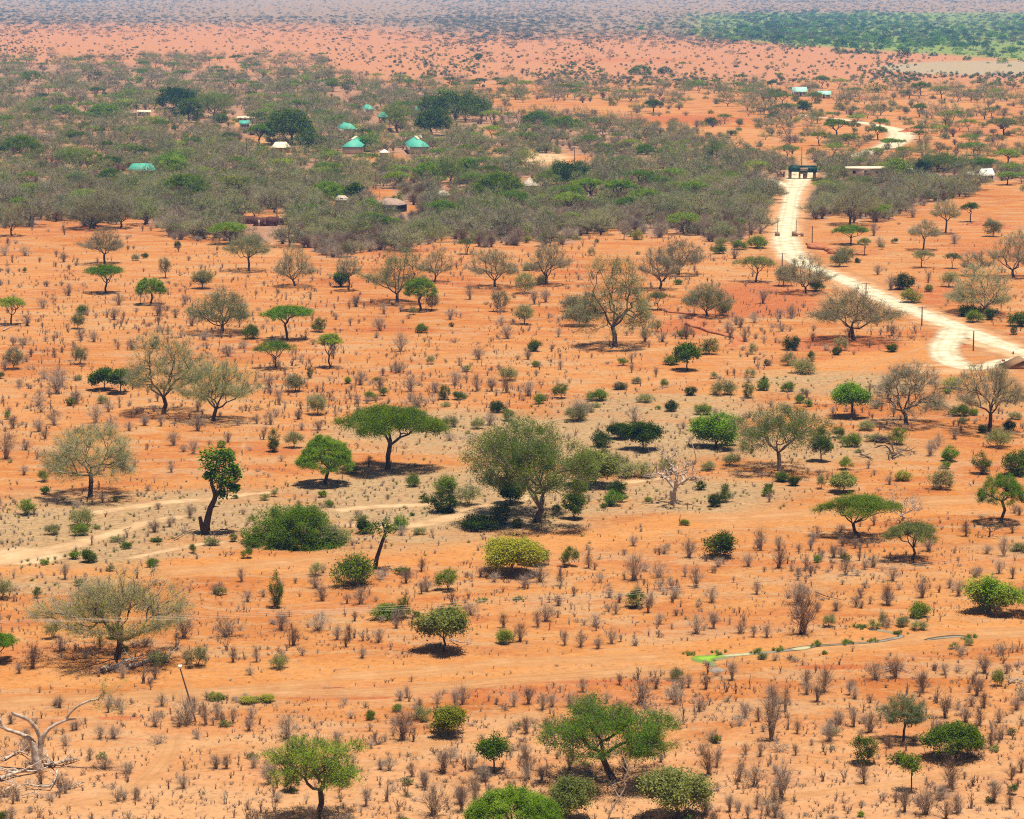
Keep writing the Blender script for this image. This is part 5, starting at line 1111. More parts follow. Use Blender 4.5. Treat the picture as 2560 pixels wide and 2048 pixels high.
def dens_dry(x, y):
    mk = masks(x, y); d = np.where(y > 1380, .72, np.where(y > 1020, .50, .85))
    d = d * (.12 + 1.3 * vnoise(x, y, 95, 3) * (.35 + .9 * vnoise(x, y, 28, 31)))
    d = d * np.where((y < 1020) & (x < 1000), 1.3, 1)
    d *= 1 - .9 * mk['bare']; d *= 1 - .62 * np.clip(ell(x, y, TAN), 0, 1) * (y < 1500)
    d *= np.where((x > 1950) & (y < 760), .45, 1); d *= np.where((y > 800) & (y < 1060) & (x > 1250), .55, 1)
    d *= 1 - smooth(.4, .9, mk['mauve']) * (y < 700)
    d *= np.where((y > 1480) & (x > 1650) & (y < 1700) & (x < 2400), .8, 1)
    return np.where(cleared(x, y), 0, d)
g = np.random.default_rng(21)
n0 = 9000
yy0 = 590; yy1 = 2200
x, y, X, Y, m_ = sample(n0, -200, 2760, yy0, yy1, dens_dry, g)
x2, y2, X2, Y2, m2 = sample(9500, -200, 2760, 560, 1080, dens_dry, g)     # the upper slope is thicker with them
x, y, X, Y, m_ = (np.concatenate(z) for z in ((x, x2), (y, y2), (X, X2), (Y, Y2), (m_, m2)))
sc = np.clip(np.exp(g.normal(-.18, .38, len(x))), .3, 1.7); ix = g.choice(14, len(x), p=np.array(TP_) / sum(TP_)); rz = g.uniform(0, 6.28, len(x))
inview = (x > 5) & (x < 2555) & (y < 2040)
apparent = sc / m_ * np.array(TH)[ix]
order = np.argsort(-np.where(inview, apparent, 0)); ind = order[:290]; rest = order[290:]
zones = [(lambda a, b: b > 1760, 'knee-high leafless brown tuft on the peach sand of the nearest ground', 'brown dry tufts on the nearest sand'),
         (lambda a, b: b > 1440, 'knee-high leafless brown tuft on the orange ground beneath the wires', 'brown dry tufts below the wires'),
         (lambda a, b: True, 'leafless brown tuft on the orange slope beyond the sandy tracks', 'brown dry tufts on the slope')]
for q in ind:
    o = link('dry_tuft', tuft[ix[q]], None, (X[q], Y[q], 0)); o.rotation_euler.z = rz[q]; s_ = float(sc[q]); o.scale = (s_, s_, s_)
    z = next(z for z in zones if z[0](x[q], y[q])); tag(o, z[1], 'dry tuft', z[2])
mass('dry_stubble', X[rest], Y[rest], rz[rest], sc[rest], ix[rest], proto_collection('tuft_kinds', tuft), 'countless small leafless tufts all over the orange plain', 'dry stubble')
# tiny sprouts, seedlings and grass wisps
tiny = [dry_bush_mesh('stub', 760 + i, .35, .28, ['dry', 'dry_mauve', 'grass_green', 'dry_pale'][i], n=7, r=.012) for i in range(4)]
def dens_tiny(x, y): return np.where(cleared(x, y), 0, (.15 + .85 * vnoise(x, y, 60, 9)) * (1 - .7 * masks(x, y)['bare']))
x, y, X, Y, m_ = sample(26000, -200, 2760, 580, 2250, dens_tiny, g)
ixt = np.where(ell(x, y, TAN) > .35, g.choice([0, 1, 3, 2], len(x), p=[.3, .3, .25, .15]), g.choice([0, 1, 3], len(x)))
mass('ground_litter', X, Y, g.uniform(0, 6.28, len(x)), g.uniform(.5, 1.5, len(x)), ixt, proto_collection('sprout_kinds', tiny), 'tiny dry sprouts and litter strewn over the plain', 'sprouts')
# --- larger dry bushes: hand-placed ones first
BUSH = '''j 1150 242 120 140|j 1420 230 205 120|j 205 432 90 140|j 1170 782 145 160|j 1800 872 155 145|j 1690 1155 110 130|j 1360 750 75 100|j 1460 770 60 85|j 1575 745 90 70|j 1560 820 80 90|j 710 870 100 85|j 120 460 60 70|j 770 490 70 90|j 970 495 70 80|j 1290 785 70 120|j 1570 470 80 50|j 1610 390 55 90|
j 1990 190 190 100|j 1760 190 130 110|j 1840 285 80 110|j 2115 250 80 90|j 650 1060 130 70|j 790 1090 120 70|j 380 320 90 90|j 1590 1055 90 70|j 1420 1060 60 80|j 1240 870 80 50|j 1460 390 60 90|
k 390 880 150 180|k 770 655 100 115|k 590 1355 170 200|k 760 1330 90 160|k 1890 655 170 160|k 2100 655 110 130|k 820 95 130 85|k 245 265 110 85|k 140 365 60 70|k 650 1090 100 150|k 310 1070 90 90|k 1175 1120 90 160|k 1265 1135 60 100|k 900 1120 90 100|k 1240 170 60 90|k 1290 135 110 100|k 1600 165 100 80|k 1730 90 60 70|k 1410 285 50 80|k 1510 295 80 90|k 1620 305 70 70|k 1700 275 70 90|k 1845 285 70 40|k 1130 260 80 110|k 1070 860 60 80|k 1170 840 80 100|k 1300 835 70 90|k 1520 580 60 85|k 1090 670 70 90|k 1180 655 70 110|k 1270 690 90 100|k 1330 670 90 80|k 1440 670 90 90|k 1670 650 60 70|k 840 1190 120 90|k 1570 1100 120 80|k 60 250 60 90|k 30 660 70 50|k 1160 990 110 90|
l 570 885 120 290|l 635 1255 120 235|l 1700 1180 105 160|l 1545 1345 160 165|l 105 212 120 120|l 210 180 60 110|l 770 215 165 235|l 1195 830 110 130|l 940 885 130 130|l 1155 1150 90 110|l 1350 490 110 130|l 1230 500 150 110|l 1520 580 90 120|l 900 580 110 140|l 790 530 80 90|l 1860 600 90 110|l 1660 740 80 140|l 1790 770 100 100|l 470 1170 140 130|l 370 1140 80 120|l 410 735 100 90|l 180 1100 110 150|l 1970 1270 90 140|l 2110 690 90 80|l 2000 770 70 90|l 550 1350 90 100|l 310 1330 60 110|l 1740 1340 90 120|l 1300 30 80 120|l 980 70 90 60|l 460 235 50 70|l 380 210 80 70|l 545 235 60 80|l 325 505 70 120|l 120 700 80 90|l 410 970 60 70|l 660 700 60 150|l 860 640 70 110|l 1910 460 100 110|l 1660 470 80 70|l 230 1050 60 90|l 140 970 80 70|l 1000 780 90 90|l 1880 790 60 100|l 1950 930 70 90|l 1310 930 60 80|l 2140 1080 60 90|l 2070 1310 60 80|
i 55 990 95 115|i 505 945 72 125|i 620 945 80 90|i 1590 305 90 60|i 1620 290 70 80|i 1570 352 100 75|i 620 1055 90 110|i 430 1045 80 80|i 1795 855 70 90|i 240 1045 90 60|i 100 1175 100 130|i 740 1285 160 140|i 1330 1135 110 90|i 1040 1100 100 100|i 965 990 100 80|i 1560 950 100 100|i 1210 1050 80 80|i 1100 930 70 60|i 835 890 80 60|i 200 1270 90 100|i 1690 1180 60 60|i 1745 1230 90 100|i 2030 980 80 120|i 560 640 50 60|i 1720 245 80 70|i 1850 1110 100 60|i 1520 1240 90 110|i 1310 1290 80 80|i 480 1220 60 80|i 740 1130 50 70|i 2000 1090 90 80|i 1160 1180 60 40|
h 1500 132 160 125|h 1845 142 105 105|h 1845 1130 130 155|h 1255 1142 115 100|h 2000 1112 130 95|h 415 1148 64 80|h 510 1075 60 75|h 260 1125 120 60|h 130 1280 110 100|h 540 1200 90 80|h 965 1140 90 60|h 1150 1180 100 80|h 1385 1165 60 90|h 1560 1055 60 80|h 1630 1145 80 60|h 880 1110 60 60|h 2030 965 90 60|h 1690 1240 70 70|h 1950 1275 80 80|h 690 255 90 50|h 940 160 80 80|h 380 850 90 60|h 1750 1270 80 60|h 2100 1240 100 70|h 1370 1290 70 70|
g 600 145 110 110|g 85 180 60 80|g 245 200 80 80|g 285 245 60 60|g 340 155 110 80|g 40 370 110 160|g 150 470 60 60|g 160 315 90 60|g 695 220 110 100|g 810 195 60 60|g 905 160 60 60|g 1010 165 60 70|g 1240 195 90 100|g 1240 70 50 60|g 1090 285 90 90|g 1210 340 90 80|g 1430 265 70 60|g 1610 150 50 60|g 1695 155 70 80|g 1875 120 70 60|g 2000 190 90 60|g 1075 455 50 60|g 1190 740 70 80|g 970 830 90 80|g 1980 1180 110 80|g 2020 1260 100 90|g 1890 190 50 50|g 1550 1265 90 70|g 1345 1215 70 60|g 1650 1235 60 50|
e 440 1202 110 95|e 1180 1227 125 82|e 365 1082 120 70|e 480 1300 160 80|e 870 1000 85 75|e 1290 642 72 82|e 1218 655 50 90|e 815 625 55 90|e 250 820 110 80|e 690 750 90 70|e 130 1160 100 90|e 250 1190 110 80|e 950 1200 60 90|e 1045 1210 70 90|e 860 1200 70 100|e 720 1160 110 80|e 1050 870 110 80|e 380 950 90 110|e 600 1210 90 70|e 1010 790 60 60|e 1370 860 50 60|e 1910 890 80 80|e 2020 890 90 60|e 1180 1000 60 60|e 100 670 90 70|e 275 715 60 70|
f 520 650 60 90|f 625 745 60 60|f 700 740 70 80|f 405 890 70 90|f 40 870 70 90|f 640 825 90 50|f 300 830 70 70|f 350 785 60 60|f 1060 860 80 60|f 1320 565 80 95|f 1240 470 70 60|f 1555 520 40 60|f 1250 295 60 60|f 1330 850 70 70|f 340 370 60 60|f 430 1145 60 40|f 1990 520 60 50|f 1460 110 90 60|f 1720 275 90 60|f 1215 225 60 80|f 380 800 80 60|f 470 770 90 60|f 560 1040 50 40|
d 360 1215 150 110|d 430 600 80 60|d 745 660 75 75|d 1000 725 75 90|d 1160 655 70 60|d 270 680 90 60|d 715 750 70 70|d 590 890 70 70|d 680 1330 70 70|d 830 940 90 70|d 510 880 80 60|d 170 790 90 60|d 1100 740 60 60|d 1200 790 90 60|d 1280 880 90 60|d 30 350 90 60|d 160 350 90 60|d 400 390 60 60|d 120 1170 60 50|d 150 910 130 50|d 1430 980 110 70|d 470 1280 110 80|d 240 1290 110 70|d 380 1170 160 110|d 280 1120 90 60|d 1690 1180 110 80|d 2090 960 60 60|d 1530 930 80 50'''
blist = []
for ln in BUSH.replace('\n', '').split('|'):
    c, cx, cy, wp, hp = ln.split(); xx, yy_ = px(c, float(cx), float(cy)); blist.append((xx, yy_, float(wp), float(hp)))
BW = [1.5, 1.9, 1.3, 2.2, 1.7, 1.2]; BH = [1.5, 1.4, 1.9, 1.3, 1.7, 2.3]
print('hand placed bushes', len(blist))
for q, (xx, yy_, wp, hp) in enumerate(blist):
    Xb, Yb, W, H = size_at(xx, yy_, wp * 1.05, hp * 1.05)
    asp = H / W; ki = int(np.argmin([abs(math.log(asp / (BH[i] / BW[i]))) + g.uniform(0, .5) for i in range(6)]))
    o = link('dry_bush', bushy[ki], None, (Xb, Yb, 0)); o.rotation_euler.z = g.uniform(0, 6.28); o.scale = (W / BW[ki], W / BW[ki], H / BH[ki])
    z = 0 if yy_ > 1700 else 1 if yy_ > 1400 else 2 if yy_ > 1020 else 3
    bs = ('low ' if hp / wp < .7 else 'tall ' if hp / wp > 1.4 else 'small ' if wp < 70 else 'large ' if wp > 130 else '') + ['pale leafless', 'mauve-grey leafless', 'brown leafless', 'pale wide leafless', 'grey leafless', 'upright grey leafless'][ki] + ' bush'
    tag(o, unique_label(bs, xx, yy_), 'dry bush', ['dry bushes on the nearest sand', 'dry bushes around the wires', 'dry bushes by the sandy tracks', 'dry bushes on the upper slope'][z])
def dens_bush(x, y):
    mk = masks(x, y); d = (.10 + .9 * vnoise(x, y, 120, 5) ** 1.5) * .8 * np.where(y > 1380, .5, np.where(y > 1080, .28, 1.0))
    d *= np.where((y < 1050) & (x < 900), 1.5, 1) * (1 - mk['bare']) * np.where((x > 1950) & (y < 1000), .35, 1); return np.where(cleared(x, y), 0, d)
x, y, X, Y, m_ = sample(4200, -250, 2800, 570, 2200, dens_bush, g)
mass('dry_scrub', X, Y, g.uniform(0, 6.28, len(x)), g.uniform(.22, .75, len(x)), g.integers(0, 6, len(x)), proto_collection('bush_kinds', bushy), 'scattered fine grey-brown twig bushes between the tufts', 'dry scrub')
# small green shrublets between the tufts
gsh = [join_two(*plant_meshes(k_, 1.6, h_, 800 + i, lod=.6), 'green_shrublet') for i, (k_, h_) in enumerate([('shrub', 1.3), ('shrub_dark', 1.4), ('shrub_olive', 1.3), ('shrub_olive', 1.0), ('shrub', .9)])]
x, y, X, Y, m_ = sample(520, -250, 2800, 600, 2200, lambda x, y: np.where(cleared(x, y), 0, .12 + .55 * ell(x, y, TAN) + .10 * (y < 1000) * (x > 900)) , g)
mass('green_shrublets', X, Y, g.uniform(0, 6.28, len(x)), g.uniform(.3, .8, len(x)), g.integers(0, 5, len(x)), proto_collection('shrublet_kinds', gsh), 'tiny olive and green shrublets between the dry tufts', 'shrublets')
# dry grass of the tan patches and round the stream
gr = [dry_bush_mesh('stub', 780 + i, .7, [.35, .45, .3][i], ['grass_green', 'dry_pale', 'leaf_olive'][i], n=30, r=.010) for i in range(3)]
x, y, X, Y, m_ = sample(9000, -200, 2760, 930, 1520, lambda x, y: .75 * ell(x, y, TAN) * (.3 + .7 * vnoise(x, y, 40, 8)), g)
xs_, ys_ = [], []
for (a_, b_) in P_('l', (60, 345), (230, 340), (480, 330), (620, 318), (860, 285), (1050, 275), (1200, 262), (1150, 180), (1100, 170), (1380, 215), (1800, 250), (1820, 240)) + P_('j', (1340, 600), (1400, 630), (1560, 635), (1600, 630), (1675, 632)) + P_('k', (1130, 0), (900, 10)):
    xs_ += list(g.normal(a_, 9, 10)); ys_ += list(g.normal(b_, 3, 10))
XX, YY, _ = ground(np.array(xs_), np.array(ys_))
X = np.r_[X, XX]; Y = np.r_[Y, YY]; ixg = np.r_[g.choice([0, 1, 2], len(x), p=[.16, .56, .28]), np.zeros(len(XX), int)]
mass('grass', X, Y, g.uniform(0, 6.28, len(X)), g.uniform(.5, 1.2, len(X)), ixg, proto_collection('grass_kinds', gr), 'thin dry and green grass along the tracks and the little stream', 'grass')

# ================================================================== THE THICKET
tk = []
TKW, TKH = [], []
for i, (k_, W_, H_, kw) in enumerate([('greytree', 9, 6, {}), ('greytree', 10, 5.4, dict(leaf='leaf_olive')), ('greytree', 7.5, 5.8, dict(dens=.6)), ('sagetree', 8.5, 5.6, {}), ('sagetree', 10, 5.2, dict(leaf='leaf_mid', dens=.7)), ('greytree', 6.5, 4.6, dict(dens=.4)),
                                   ('acacia_olive', 8, 4.6, dict(dens=1.5, leaf='leaf_acacia')), ('weeptree', 8.5, 5, {}), ('greytree', 8, 5.0, dict(dens=.5, leaf='leaf_brown')), ('sagetree', 7, 4.8, dict(leaf='leaf_acacia', dens=.8))]):
    tk.append(plant_meshes(k_, W_, H_, 500 + i, lod=.62, bark='bark_grey' if i % 3 else None, **kw)); TKW.append(W_)
def in_thick(x, y):
    inn = (y < thick_bot(x) - 4) & (y > thick_top(x)); return inn
def dens_tree(x, y):
    d = np.where(in_thick(x, y), 1.0, 0.0) * (.70 + .30 * vnoise(x, y, 150, 11))
    row = np.where(x > 820, (y > 205 + (x - 820) * .012) & (y < 262 + (x - 1700) * .01), (y > 142) & (y < 200)) * .8
    d = np.maximum(d, row); 
    beyond = ((x > 1850) & (y > 275) & (y < 410)) * .26; d = np.maximum(d, beyond)
    d = np.where((x > 1300) & (x < 1900) & (y > 262) & (y < thick_top(x)), .10, d)
    return np.where(cleared(x, y, 1.15), 0, d)
gt = np.random.default_rng(33)
# front to back placing with a minimum spacing on the ground
x, y, X, Y, m_ = sample(8000, -260, 2820, 140, 640, lambda x, y: dens_tree(x, y) * np.where(y < 300, 1, .72) * (1 - .55 * smooth(500, 560, y) * (x < 1940)), gt)
keep = []; grid = {}
for q in np.argsort(-y):
    cx_, cy_ = int(X[q] // 8), int(Y[q] // 8); ok = True
    for a_ in (-1, 0, 1):
        for b_ in (-1, 0, 1):
            for p in grid.get((cx_ + a_, cy_ + b_), ()):
                if math.hypot(X[q] - X[p], Y[q] - Y[p]) < 5.2: ok = False
    if ok: keep.append(q); grid.setdefault((cx_, cy_), []).append(q)
keep = np.array(keep); x, y, X, Y = x[keep], y[keep], X[keep], Y[keep]
# keep clear of the picked-out green trees and the roofs in front
tb_ = [(px(c, cx, cy), wp / ZM) for c, cx, cy, wp, hp, *_ in THICK]
bad = np.zeros(len(x), bool)
for (tx, ty), tw in tb_: bad |= (np.abs(x - tx) < tw * .46) & (y > ty - 8) & (y < ty + 22)
for hx, hy, hw in [(1385, 405, 80), (705, 380, 30), (882, 388, 28), (985, 516, 36), (2006, 448, 40), (2165, 444, 54), (2466, 452, 20), (1998, 240, 20), (2062, 246, 20), (362, 288, 36), (663, 560, 62), (612, 322, 14), (1130, 480, 40)]:
    bad |= (np.abs(x - hx) < hw * 1.15) & (y > hy - 4) & (y < hy + (50 if hy > 500 else 32))
x, y, X, Y = x[~bad], y[~bad], X[~bad], Y[~bad]
gi_ = gt.choice(10, len(x), p=[.12, .12, .11, .11, .08, .12, .10, .07, .10, .07]); ts = gt.uniform(.66, 1.22, len(x)) * np.where(y < 330, 1.15, 1); rz = gt.uniform(0, 6.28, len(x))
vis = (x > -10) & (x < 2570)
first = np.argsort(-np.where(vis, y, 0))[:290]; sel = np.zeros(len(x), bool); sel[first] = True
print('thicket trees', len(x), 'rows', y[first].min())
for q in first:
    r = empty('thicket_tree', (X[q], Y[q], 0), rz[q]); s_ = float(ts[q]); r.scale = (s_, s_, s_)
    if x[q] > 1985: lab, gp = 'grey half-bare tree in the thicket right of the pale road', 'thicket trees right of the road'
    elif y[q] > 520: lab, gp = 'grey half-bare tree in the front belt of the thicket', 'thicket trees of the front belt'
    else: lab, gp = 'grey-green half-bare tree deep in the thicket around the settlement', 'thicket trees around the settlement'
    tag(r, lab, 'tree', gp); link('trunk', tk[gi_[q]][0], r); link('crown', tk[gi_[q]][1], r)
tkm = [join_two(*plant_meshes(k_, W_, H_, 540 + i, lod=.34, bark='bark_grey' if i % 2 else None, **kw), 'woodland_tree') for i, (k_, W_, H_, kw) in enumerate([('greytree', 9, 6, {}), ('greytree', 10, 5.4, dict(leaf='leaf_olive')), ('greytree', 7.5, 5.8, dict(dens=.6)), ('sagetree', 8.5, 5.6, {}), ('sagetree', 10, 5.2, dict(leaf='leaf_mid')), ('acacia_olive', 8, 4.6, dict(dens=1.5, leaf='leaf_acacia')), ('acacia_dark', 8, 4.4, {}), ('greytree', 8, 5.2, dict(dens=.5, leaf='leaf_brown'))])]
b_ = ~sel
mass('woodland', X[b_], Y[b_], rz[b_], ts[b_], gt.choice(8, b_.sum(), p=[.13, .14, .14, .12, .10, .12, .07, .18]), proto_collection('woodland_kinds', tkm), 'grey-green woodland filling the back of the thicket', 'woodland')
# undergrowth of the thicket: mauve and olive bushes
ug = [dry_bush_mesh('fine', 820 + i, [3.2, 2.6, 3.6, 2.4][i], [2.0, 2.3, 1.9, 2.6][i], ['dry_mauve', 'dry_mauve', 'dry_pale', 'dry'][i], n=64, r=.022) for i in range(4)]
ug += [join_two(*plant_meshes(k_, W_, H_, 840 + i, lod=.5), 'undergrowth_bush') for i, (k_, W_, H_) in enumerate([('shrub_olive', 3.2, 2.2), ('shrub_olive', 2.6, 1.8), ('smallgrey', 3.6, 3.2), ('smallgrey', 3.0, 2.6), ('shrub', 3.0, 1.9)])]
def dens_under(x, y):
    d = np.where(in_thick(x, y + 6), 1.0, 0) * np.clip((y / 600.), .4, 1)
    band = masks(x, y)['mauve'] * .8; d = np.maximum(d, band * np.clip(y / 600., .35, 1))
    d = np.maximum(d, ((x > 1300) & (y > 265) & (y < 440)) * .22)
    return np.where(cleared(x, y), 0, d)
x, y, X, Y, m_ = sample(14500, -260, 2820, 140, 650, dens_under, gt)
front = smooth(430, 590, y)
pu = gt.uniform(0, 1, len(x)); ixu = np.where(pu < .38 + .42 * front, gt.integers(0, 4, len(x)), gt.choice([4, 5, 6, 7, 8], len(x), p=[.3, .25, .2, .2, .05]))
mass('undergrowth', X, Y, gt.uniform(0, 6.28, len(x)), gt.uniform(.65, 1.3, len(x)), ixu, proto_collection('undergrowth_kinds', ug), 'mauve and olive undergrowth between the thicket trees', 'undergrowth')

# ================================================================== THE FAR PLAIN
fk = [join_two(*plant_meshes(k_, W_, H_, 860 + i, lod=.16, leaf=lf), 'far_tree') for i, (k_, W_, H_, lf) in enumerate(
    [('greytree', 7.5, 4.8, 'leaf_far'), ('greytree', 6, 4.0, 'leaf_far'), ('acacia_dark', 7, 3.8, 'leaf_far'), ('sagetree', 8, 4.4, 'leaf_far')])]
fs = [join_two(*plant_meshes(k_, 2.4, H_, 880 + i, lod=.3, leaf=lf), 'far_bush') for i, (k_, H_, lf) in enumerate([('shrub_dark', 1.8, 'leaf_acacia_dark'), ('shrub_dark', 1.5, 'leaf_far'), ('shrub', 1.6, 'leaf_far')])]
rv = [join_two(*plant_meshes(k_, W_, H_, 890 + i, lod=.25, leaf='leaf_river'), 'river_tree') for i, (k_, W_, H_) in enumerate([('mass_bush', 9, 5), ('smalltree_dark', 8, 6.5), ('mass_bush', 7, 3)])]
gf = np.random.default_rng(44)
# the sparse pink plain: small dark bushes and single trees
def pl(x, y):
    t = smooth(158 + 62 * smooth(650, 1100, x), 142 + 62 * smooth(650, 1100, x), y) * smooth(50, 62, y)
    d = t * (.15 + 1.0 * vnoise(x, y, 130, 14)) * (1 + .8 * smooth(1100, 1700, x)); d *= 1 - masks(x, y)['flat'] ; return d
x, y, X, Y, m_ = sample(38000, -700, 3300, 50, 262, lambda x, y: pl(x, y) * .6, gf)
mass('plain_bushes', X, Y, gf.uniform(0, 6.28, len(x)), gf.uniform(.25, 1.0, len(x)) ** 1.3 * 1.2, gf.choice(3, len(x), p=[.4, .35, .25]), proto_collection('plain_bush_kinds', fs), 'small dark bushes dotting the far pink plain', 'plain bushes')
# trees one can tell apart on the pink plain
x, y, X, Y, m_ = sample(700, -300, 2860, 62, 205, lambda x, y: np.clip(pl(x, y), 0, 1) * .42, gf)
ftk = [plant_meshes(k_, W_, H_, 900 + i, lod=.3, leaf=lf) for i, (k_, W_, H_, lf) in enumerate([('greytree', 8, 5.4, 'leaf_far'), ('greytree', 7, 5.0, None), ('acacia_dark', 7.5, 4.0, None), ('weeptree', 7, 4.6, 'leaf_far')])]
for q in range(len(x)):
    r = empty('plain_tree', (X[q], Y[q], 0), gf.uniform(0, 6.28)); s_ = float(gf.uniform(.55, 1.1)); r.scale = (s_, s_, s_); k_ = gf.integers(0, 4)
    tag(r, 'lone hazy grey tree on the far pink plain', 'tree', 'lone trees on the far pink plain'); link('trunk', ftk[k_][0], r); link('crown', ftk[k_][1], r)
# the bluish bush out to the horizon
def fb(x, y): return np.clip(smooth(125, 5, y - 26 * smooth(700, 1400, x)) ** 1.3, 0, 1) * (.20 + .80 * vnoise(x, y, 200, 15)) + .30 * smooth(900, 1300, x) * smooth(120, 90, y) + .35 * (np.abs(y - 52) < 9) * (x < 1500)
x, y, X, Y, m_ = sample(60000, -900, 3500, -38, 165, lambda x, y: np.clip(fb(x, y), 0, 1) * np.where(y < 0, .6, 1), gf)
mass('far_bushland', X, Y, gf.uniform(0, 6.28, len(x)), gf.uniform(.5, 1.2, len(x)) * np.where(y < 10, 1.5, 1), gf.integers(0, 4, len(x)), proto_collection('bushland_kinds', fk), 'hazy blue-grey bushland reaching to the horizon', 'bushland')
# riverside green at the upper right
x, y, X, Y, m_ = sample(11000, 1400, 3400, 22, 175, lambda x, y: np.maximum(masks(x, y)['green'], .25 * masks(x, y - 14)['green']) * (.12 + 1.0 * vnoise(x, y, 90, 16)) * .85, gf)
mass('riverside_bush', X, Y, gf.uniform(0, 6.28, len(x)), gf.uniform(.35, 1.25, len(x)), gf.choice(3, len(x), p=[.4, .22, .38]), proto_collection('riverside_kinds', rv), 'lush green riverside bush at the upper right', 'riverside bush')
# ================================================================== BUILDINGS, POLES, WIRES
M['roof_teal'] = solid('turquoise sheet roof', (.09, .42, .30), .6, .3, 1.5, .0, .3, stretch=(1, 6, 1))
M['roof_teal_pale'] = solid('faded turquoise roof', (.36, .66, .54), .6, .12, 1.5)
M['roof_brown'] = solid('brown sheet roof', (.36, .24, .18), .7, .25, 1.2)
M['roof_cream'] = solid('cream roof', (.80, .68, .47), .8, .1, 1)
M['thatch'] = solid('pale thatch', (.46, .37, .28), .95, .3, 3, .5)
M['plaster'] = solid('cream plaster', (.66, .55, .40), .9, .12, 1)
M['plaster_white'] = solid('white plaster', (.80, .76, .66), .9, .08, 1)
M['plaster_orange'] = solid('orange mud wall', (.60, .36, .20), .9, .2, 1)
M['dark'] = solid('dark opening', (.02, .018, .016), .9, .1, 1)
M['brick'] = solid('dark red ruin brick', (.13, .050, .040), .95, .4, 4, .5)
M['stone'] = solid('brown field stone', (.30, .17, .11), .95, .4, 3, .5)
M['gate_green'] = solid('dark green boards', (.012, .055, .040), .6, .2, 1)
M['pole'] = solid('weathered pole wood', (.15, .09, .065), .9, .3, 2)
M['wire'] = solid('bright bare wire', (.62, .50, .36), .45, .05, 1, 0, .6)
M['kiosk'] = solid('brown plank roof', (.30, .165, .075), .8, .3, 2, .3, stretch=(.3, 5, 5))
def box(x0, x1, y0, y1, z0, z1):
    V = np.array([(x, y, z) for z in (z0, z1) for y in (y0, y1) for x in (x0, x1)], float)
    F = np.array([(0, 2, 3, 1), (4, 5, 7, 6), (0, 1, 5, 4), (2, 6, 7, 3), (0, 4, 6, 2), (1, 3, 7, 5)]); return V, F
def boxes(name, lst, mat):
    Vs, Fs, o = [], [], 0
    for b in lst:
        V, F = box(*b); Vs.append(V); Fs.append(F + o); o += 8
    return mesh_np(name, np.concatenate(Vs), np.concatenate(Fs), mats=[M[mat]])
def gable_mesh(L, W, z, rise, over, mat, hip=0.0, th=.12):
    """pitched roof along x, optional hip, with thickness and overhang"""
    a, b = L / 2 + over, W / 2 + over; h = a - hip
    top = [(-a, -b, z), (a, -b, z), (a, b, z), (-a, b, z), (-h, 0, z + rise), (h, 0, z + rise)]
    V = np.array(top + [(x, y, q - th) for x, y, q in top], float)
    F4 = np.array([(0, 1, 5, 4), (2, 3, 4, 5), (7, 6, 10, 11), (9, 8, 11, 10), (0, 6, 7, 1), (2, 8, 9, 3), (1, 7, 8, 2), (3, 9, 6, 0)])
    F3 = np.array([(1, 2, 5), (3, 0, 4), (8, 7, 11), (6, 9, 10)]) if hip > 0 else np.array([(1, 2, 5), (3, 0, 4)])
    return mesh_np('roof_sheet', V, F4, F3, mats=[M[mat]])
def house(c, cx, cy, wp, label, roof='roof_teal', wall='plaster', depth=.8, hgt=2.5, rise=1.7, rot=0.0, hip=0, name='house', vents=0, door=True, nwin=2, cat='house', along=False):
    x, y = px(c, cx, cy); X, Y, k = ground(x, y); L = wp / ZM * float(k); W = L * depth
    if along: W = L; L = W * depth
    t = empty(name, (float(X), float(Y) + (L if along else W) / 2, 0), rot); tag(t, label, cat)
    i = .3; a, b = L / 2 - i, W / 2 - i
    wl = boxes('wall_shell', [(-a, a, -b, -b + .2, 0, hgt), (-a, a, b - .2, b, 0, hgt), (-a, -a + .2, -b + .2, b - .2, 0, hgt), (a - .2, a, -b + .2, b - .2, 0, hgt)], wall)
    link('wall', wl, t)
    link('roof', gable_mesh(L - 2 * i, W - 2 * i, hgt + .12, rise, .45, roof, hip), t)
    if not hip:                                      # gable ends
        V = np.array([(s * (a - .01), y_, z_) for s in (-1, 1) for y_, z_ in ((-b, hgt + .01), (b, hgt + .01), (0, hgt + rise * .93))]); link('gable', mesh_np('gable_end', V, None, [(0, 2, 1), (3, 4, 5)], mats=[M[wall]]), t)
    if door:
        d = link('door', boxes('door_leaf', [(-.5, .5, -b - .05, -b - .002, 0, 2.05)], 'dark'), t); link('frame', boxes('door_frame', [(-.6, -.5, -b - .07, -b - .001, 0, 2.15), (.5, .6, -b - .07, -b - .001, 0, 2.15), (-.5, .5, -b - .07, -b - .001, 2.05, 2.15)], 'plaster_white'), d)
    for q in range(nwin):
        wx = (-1) ** q * a * .6; link('window', boxes('window_pane', [(wx - .5, wx + .5, -b - .04, -b - .002, 1.0, 1.95)], 'dark'), t)
    for q in range(vents):                           # little ridge vents
        rx_ = (q - (vents - 1) / 2) * (L * .7 / max(vents, 1)); link('vent', boxes('ridge_vent', [(rx_ - .45, rx_ + .45, -.4, .4, hgt + rise - .2, hgt + rise + .55)], 'roof_cream'), t)
    return t
PI = math.pi
house('a', 880, 1125, 125, 'lone small turquoise-roofed house in the left thicket', depth=1.3, rise=2.1, rot=.55, name='house', wall='plaster_orange')
house('b', 78, 968, 125, 'turquoise-roofed house nearest the yellow-green tree, vents on its ridge', depth=3.4, rot=PI / 2 - .03, vents=6, rise=2.3, hip=.9, along=True)
house('b', 475, 968, 130, 'turquoise-roofed house in the middle of the settlement, vents down its ridge', depth=3.4, rot=PI / 2 + .10, vents=6, rise=2.3, hip=.9, along=True)
